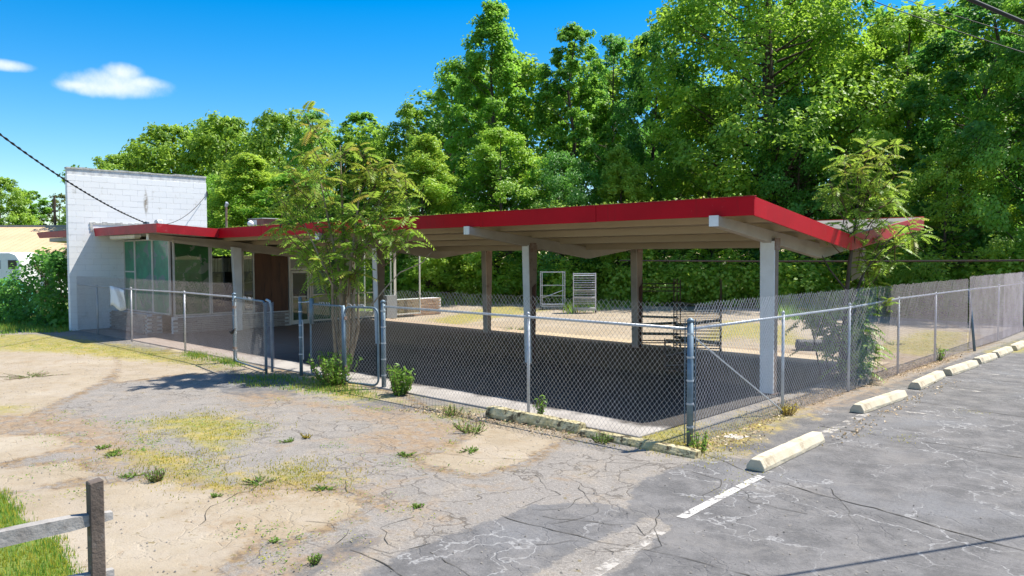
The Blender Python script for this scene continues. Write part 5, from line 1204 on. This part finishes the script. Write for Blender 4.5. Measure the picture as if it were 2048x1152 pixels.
# climbing vine on the rear corner column
# ---- vine covered mound at left
sp = []; rng = np.random.default_rng(9)
for (px, py, d, rx, rz_) in ((60, 560, 30, .9, 1.0), (25, 600, 30.5, .9, .8), (5, 610, 31, .8, .6), (40, 585, 30.5, .8, .8), (15, 575, 31.2, .5, .5), (95, 545, 29, 1.0, .9), (112, 560, 27.5, .8, 1.1), (75, 600, 29, 1.0, 1.0), (110, 610, 27.5, .8, 1.0), (40, 620, 29.5, .9, .7), (100, 640, 27.6, .8, .5), (60, 640, 28.6, .9, .5), (90, 520, 28.4, .6, .45), (10, 640, 29.6, .8, .45), (125, 575, 27, .5, 1.1), (125, 635, 26.8, .5, .6), (120, 525, 27.4, .45, .5)):
    q = at(px, py, d); sp.append((q[0], q[1], q[2], rx, rx, rz_))
def bush(name, label, spots, leaf, m, seed, per, cat='bush', twigs=True):
    rng = np.random.default_rng(seed); parts = []; b_ = np.array([np.mean([s[0] for s in spots]), np.mean([s[1] for s in spots]), 0.])
    t = thing(name, label, cat, b_)
    for (x, y, z, rx, ry, rz_) in spots:
        n = per; k = n//8+2; j = unit(rng.normal(size=(k, 3)))*(rng.random((k, 1))**.3); q = unit(rng.normal(size=(n, 3)))*.25+j[rng.integers(0, k, n)]*.85
        C = np.array([x, y, z])+q*np.array([rx, ry, rz_]); ok = C[:, 2] > .03; C = C[ok]; q = q[ok]; n = len(C); nr = unit(q*.8+np.array([0, 0, .5])+rng.normal(size=(n, 3))*.45)
        parts.append(leaves(C-b_, nr, leaf, rng, .8, tint_arr(n, np.clip(rng.uniform(.1, .8)+rng.normal(size=n)*.2, 0, 1), (rng.random(n) < .05)*.5), .5))
    V, F, T = merge(parts); link('foliage', np_mesh('foliage', V, F, m, T), t)
    if twigs:
        w = MB()
        for (x, y, z, rx, ry, rz_) in spots:
            for k in range(3): a = rng.random()*6.28; w.tube([(b_[0]+(x-b_[0])*.8, b_[1]+(y-b_[1])*.8, 0), (x, y, z*.6), (x+math.cos(a)*rx*.8, y+math.sin(a)*rx*.8, z+rz_*.5)], [.02, .014, .006], 4, False)
        w.build('stem', 'twig', t)
    return t
bush('vine_thicket', 'vine covered thicket leaning against the white block wall', sp, .14, 'leaf_deep', 14, 400)
sp = []
for (px, py, r_) in ((1712, 655, .30), (1722, 690, .30), (1705, 720, .32), (1700, 745, .28), (1728, 610, .22), (1690, 690, .25), (1720, 740, .25), (1650, 655, .30), (1630, 640, .22), (1665, 690, .2), (1715, 575, .16)):
    q = at(px, py, 15.6); sp.append((q[0], q[1], max(.1, q[2]), r_, r_, r_))
bush('climbing_vine', 'leafy vine climbing the rear corner column beside the slim sapling', sp, .085, 'leaf_weed', 15, 150, 'vine')
# weeds along the gates and fence
def weed(label, px, py, hpx, wpx, seed, n=26, m='leaf_weed', warm=0., name='weed'):
    rng = np.random.default_rng(seed); g_ = gz(px, py); d = (g_-CAM)@CF; h = hpx*d/FPX; w = wpx*d/FPX/2; b_ = np.array([g_[0], g_[1], 0.]); t = thing(name, label, 'weed', b_); parts = []; stm = MB()
    for k in range(n):
        a = rng.random()*6.28; rr_ = w*math.sqrt(rng.random())*.8; c = np.array([math.cos(a)*rr_, math.sin(a)*rr_, 0]); tip = c*(2.0 if hpx <= 16 else 1.35)*rng.uniform(.7, 1.3)+np.array([0, 0, h*(rng.uniform(.25, .7) if hpx <= 16 else rng.uniform(.55, 1.05))]); stm.tube([b_+c*.6, b_+(c+tip)/2, b_+tip], .004, 3, False)
        q = max(7, int(9*h/.4)); u = np.linspace(.12, 1, q)[:, None]; C = c*.6+(tip-c*.6)*u+rng.normal(size=(q, 3))*.02*min(1, h/.3); nr = unit(rng.normal(size=(q, 3))+np.array([0, 0, .8]))
        parts.append(leaves(C, nr, max(.03, min(.09, h*.2)), rng, .42, tint_arr(q, np.clip(rng.uniform(.2, .9)+.25*(u[:, 0]-.5), 0, 1), warm), .0))
    V, F, T = merge(parts); link('foliage', np_mesh('foliage', V, F, m, T), t); stm.build('stem', 'twig', t); return t
weed('tall leafy weed clump behind the narrow gate leaf', 668, 770, 62, 92, 1, 70)
weed('tall bright weed clump at the foot of the gate post', 800, 790, 58, 54, 2, 46)
weed('upright weed by the middle fence post of the front fence', 1080, 836, 42, 28, 3, 16)
weed('tall thin weed at the post of the right hand fence', 1876, 722, 30, 24, 4, 14)
weed('green weed at the foot of the corner post', 1398, 905, 40, 36, 5, 22)
weed('yellow weed clump at the foot of the brace rod', 1575, 830, 24, 40, 6, 40, 'leaf_moss')
weed('spreading green weed in front of the mossy wheel stop', 944, 866, 22, 58, 7, 40)
weed('flat green weed on the pale concrete patch', 938, 903, 10, 34, 8, 24)
weed('dark green weed on the dirt left of the pale concrete patch', 812, 912, 13, 26, 9, 20)
weed('weed tuft growing from the half buried wheel stop', 1203, 886, 18, 46, 10, 26)
weed('largest leafy weed in the dirt behind the split rail fence', 312, 962, 24, 40, 11, 30)
weed('small round weed left of the yellow moss patch, upper one', 206, 897, 12, 24, 12, 20)
weed('small round weed left of the yellow moss patch, lower one', 228, 911, 12, 24, 13, 20)
weed('low weed strip in the dirt left of the largest leafy weed', 263, 953, 11, 32, 14, 22)
weed('long low weed at the edge of the dirt band', 520, 967, 11, 56, 15, 30)
weed('flat weed right of the dirt band on grey asphalt', 648, 978, 8, 36, 16, 22)
weed('tiny weed by the pale seam in the front concrete', 432, 993, 10, 20, 17, 14)
weed('weed tuft in the bottom crack of the asphalt', 628, 1128, 18, 26, 18, 18)
weed('small weed in the orange dirt seam', 832, 1016, 12, 20, 19, 14)
weed('weed tuft on the asphalt near the yellow moss patch', 577, 884, 10, 20, 20, 14)
weed('dry brown tuft on the asphalt right of the yellow moss patch', 614, 876, 13, 16, 21, 16, 'leaf_moss')
weed('weed under the fence left of the mossy wheel stop', 905, 832, 20, 40, 22, 22)
weed('green tuft on the left concrete under the gates', 232, 1134-230, 8, 20, 23, 12)
weed('low weed strip on the pale pavement at left', 60, 753, 9, 80, 24, 34)
weed('broad plant on the back lot beside the rear columns', 1030, 660, 10, 46, 25, 30)
weed('green tuft on the tan gravel behind the right fence', 1788, 690, 10, 26, 26, 20)
weed('bright weed at the seam of the front concrete slab', 545, 1084, 12, 16, 27, 12)

# ================================================================== FAR LEFT BUILDINGS
def frame_at(px, d):      # local frame facing the camera at ground point
    g_ = ground_at(px, d); return g_
wh = thing('tan_warehouse', 'long tan metal building with grey roof edge at far left', 'building', ground_at(20, 60))
A = ground_at(-260, 60); B = ground_at(300, 62); dv = (B-A)/np.linalg.norm(B-A); bk = np.array([-dv[1], dv[0], 0])*14
if bk@CF < 0: bk = -bk
ze_ = 2.45+(512-505)/FPX*60; up_b = bk*.62; zr_ = 2.45+(512-449)/FPX*(60+14*.62)
P8 = [A, B, B+bk, A+bk]; MB().hexa([(p[0], p[1], 0) for p in P8]+[(p[0], p[1], ze_-.12) for p in P8]).build('wall', 'cream', wh)
o1 = -bk*.03; nrib = 40
rfm = MB()
for k in range(nrib):
    a_ = A+(B-A)*(k/nrib); b_ = A+(B-A)*((k+1)/nrib)-dv*.03
    rfm.hexa([(*(a_+o1)[:2], ze_-.1), (*(b_+o1)[:2], ze_-.1), (*(b_+up_b)[:2], zr_-.1), (*(a_+up_b)[:2], zr_-.1), (*(a_+o1)[:2], ze_), (*(b_+o1)[:2], ze_), (*(b_+up_b)[:2], zr_), (*(a_+up_b)[:2], zr_)])
rfm.build('roof', 'tan', wh)
P8 = [A+up_b*.99, B+up_b*.99, B+up_b*1.05, A+up_b*1.05]; MB().hexa([(p[0], p[1], ze_-.11) for p in P8]+[(p[0], p[1], zr_+.16) for p in P8]).build('ridge_cap', 'grey_trim', wh)
gd = thing('gabled_shed', 'small cream shed with shallow gable roof in front of the tan building', 'shed', ground_at(125, 52))
A = ground_at(96, 52); B = ground_at(175, 52); dv = (B-A)/np.linalg.norm(B-A); bk = np.array([-dv[1], dv[0], 0])*5
if bk@CF < 0: bk = -bk
ze, zp = 2.45-.35, 2.45+.42; mid = (A+B)/2
vs = [(*A[:2], 0), (*B[:2], 0), (*B[:2], ze), (*mid[:2], zp), (*A[:2], ze)]; vs2 = [tuple(np.array(p)+bk) for p in vs]
MB().add(vs+vs2, [(0, 1, 2, 3, 4), (9, 8, 7, 6, 5), (0, 5, 6, 1), (1, 6, 7, 2), (2, 7, 8, 3), (3, 8, 9, 4), (4, 9, 5, 0)]).build('wall', 'cream', gd)
for (a, b_) in ((A, mid), (B, mid)):
    za, zb_ = ze, zp; o_ = -bk*.06; e = (a-b_)*.12
    q = [a+e+o_, b_+o_, b_+bk*1.05, a+e+bk*1.05]; zz = [za-.09, zb_, zb_, za-.09]
    MB().hexa([(p[0], p[1], z+.02) for p, z in zip(q, zz)]+[(p[0], p[1], z+.12) for p, z in zip(q, zz)]).build('roof', 'tan', gd)
def parked_box(name, label, cat, pxa, pxb, d, ytop, ybot, m):
    t = thing(name, label, cat, ground_at((pxa+pxb)/2, d)); A = ground_at(pxa, d); B = ground_at(pxb, d); dv = (B-A)/np.linalg.norm(B-A); bk = np.array([-dv[1], dv[0], 0])*2.2
    if bk@CF < 0: bk = -bk
    z1 = 2.45+(512-ytop)/FPX*d; z0 = 2.45+(512-ybot)/FPX*d; L = np.linalg.norm(B-A)
    prof = [(0, z0), (L, z0), (L, z1-.5), (L-.25, z1-.12), (L-.6, z1), (.25, z1), (0, z1-.2)]
    vs = [(*(A+dv*u)[:2], z) for u, z in prof]; vs2 = [tuple(np.array(p)+bk) for p in vs]; n = len(prof)
    MB().add(vs+vs2, [tuple(range(n)), tuple(range(n, 2*n))[::-1]]+[(i_, i_+n, (i_+1) % n+n, (i_+1) % n) for i_ in range(n)]).build('body', m, t, bevel=.05)
    for u in (.2, .78):
        c = A+dv*L*u-bk*.01; MB().tube([(c[0], c[1], .36), (*(c+bk*.12)[:2], .36)], .36, 14).build('wheel', 'rubber', t)
    for u0, u1 in ((.12, .3), (.42, .6), (.76, .93)):
        a, b_ = A+dv*L*u0-bk*.012, A+dv*L*u1-bk*.012; zz0, zz1 = z1-.95, z1-.45
        MB().hexa([(*a[:2], zz0), (*b_[:2], zz0), (*(b_+bk*.02)[:2], zz0), (*(a+bk*.02)[:2], zz0), (*a[:2], zz1), (*b_[:2], zz1), (*(b_+bk*.02)[:2], zz1), (*(a+bk*.02)[:2], zz1)]).build('window', 'glass_dark', t)
    a, b_ = A-bk*.011, B-bk*.011; MB().hexa([(*a[:2], z0+.55), (*b_[:2], z0+.55), (*(b_+bk*.005)[:2], z0+.55), (*(a+bk*.005)[:2], z0+.55), (*a[:2], z0+.68), (*b_[:2], z0+.68), (*(b_+bk*.005)[:2], z0+.68), (*(a+bk*.005)[:2], z0+.68)]).build('stripe', 'grey_trim', t)
    return t
parked_box('parked_trailer', 'white travel trailer parked at far left in front of tan building', 'trailer', -60, 40, 44, 500, 580, 'white')
parked_box('parked_van', 'white van beside the shed, half hidden by vines', 'van', 46, 110, 46, 515, 590, 'white')
# tarp covered heap
b_ = MB(); c = at(8, 590, 33); rng = np.random.default_rng(2)
for j in range(7):
    for k in range(12):
        a = 2*math.pi*k/12; e = (j/6)*math.pi/2; rr_ = 1.25*math.cos(e)*(1+rng.normal()*.06); b_.v.append((c[0]+rr_*math.cos(a), c[1]+rr_*math.sin(a), 1.55*math.sin(e)**.8*(1+rng.normal()*.03)))
for j in range(6):
    for k in range(12): b_.f.append((j*12+k, j*12+(k+1) % 12, (j+1)*12+(k+1) % 12, (j+1)*12+k))
th = thing('covered_heap', 'heap under a teal green tarp at the far left edge', 'tarp', (c[0], c[1], 0)); b_.build('tarp', 'tarp', th, True); MB().tube([(c[0]-1.2, c[1]-.6, .06), (c[0], c[1]-1.3, .05), (c[0]+1.2, c[1]-.5, .06)], .03, 6).build('rope', 'timber', th)
# pole by the wall in the distance
q = ground_at(112, 70); up_ = thing('utility_pole', 'thin brown utility pole in front of the distant trees at left', 'pole', q)
MB().tube([(q[0], q[1], 0), (q[0], q[1], 2.45+(512-388)/FPX*70)], [.14, .10], 7).build('post', 'bark', up_); MB().box(q[0]-.8, q[1]-.06, 6.6, q[0]+.8, q[1]+.06, 6.75).build('crossarm', 'bark', up_)

# ================================================================== CABLES
def sag(a, b, s, n=24): 
    a, b = np.array(a), np.array(b); return [a+(b-a)*t-np.array([0, 0, s*4*t*(1-t)]) for t in np.linspace(0, 1, n)]
a = at(-260, 60, 12.5); e = at(292, 446, 26.6); dc = thing('service_cable', 'twisted black power cable dropping to the store roof', 'cable', e)
pth = sag(a, e, .35, 40); MB().tube(pth, .013, 6, False).build('carrier_wire', 'cable', dc, True)
for ph in (0, math.pi):
    big = sag(a, e, .35, 220); MB().tube([p+np.array([0, .016*math.cos(k*.7+ph), .016*math.sin(k*.7+ph)]) for k, p in enumerate(big)], .012, 5, False).build('twisted_wire', 'cable', dc, True)
e2 = gx(411, 392, -22.42); w2_ = MB().tube(sag(e, e2, .42, 18), .011, 5, False).build('wall_cable', 'cable', None, True); tag(w2_, 'thin cable sagging from the roof head up to the wall end', 'cable')
wm = thing('service_bracket', 'small grey service bracket where the black cable meets the roof', 'bracket', e)
MB().tube([(e[0], e[1], 3.35), (e[0], e[1], e[2]+.06)], .03, 6).build('mast', 'galv', wm); MB().box(e[0]-.18, e[1]-.04, e[2]-.03, e[0]+.18, e[1]+.04, e[2]+.03).build('arm', 'galv_dark', wm)
for lab, p0_, p1_, rr_ in (('upper thin overhead wire crossing the top right trees', (1700, -16, 24), (2250, 165, 18), .014), ('lower thin overhead wire crossing the top right trees', (1640, -60, 26), (2250, 130, 20), .010)):
    o = MB().tube(sag(at(*p0_), at(*p1_), .1), rr_, 5, False).build('overhead_wire', 'cable', None, True); tag(o, lab, 'wire', 'overhead wires at top right')
A = np.array([4.44, -5.5, 4.54]); B = np.array([4.66, -5.07, 4.44]); dv = (B-A)/np.linalg.norm(B-A)
o = MB().tube(sag(A-dv*3.2, A+dv*9, .05), .017, 6, False).build('overhead_wire', 'cable', None, True); tag(o, 'thick black cable cutting the top right corner', 'wire', 'overhead wires at top right')
o = MB().tube(sag(gy(1240, 521, 16), gy(2060, 521, 16), .03), .035, 6, False).build('cable_rail', 'rack_dark', None, True); tag(o, 'dark horizontal cable strung in front of the trees behind the canopy', 'cable')

for o in bpy.data.objects:
    if '_o' in o.keys(): del o['_o']
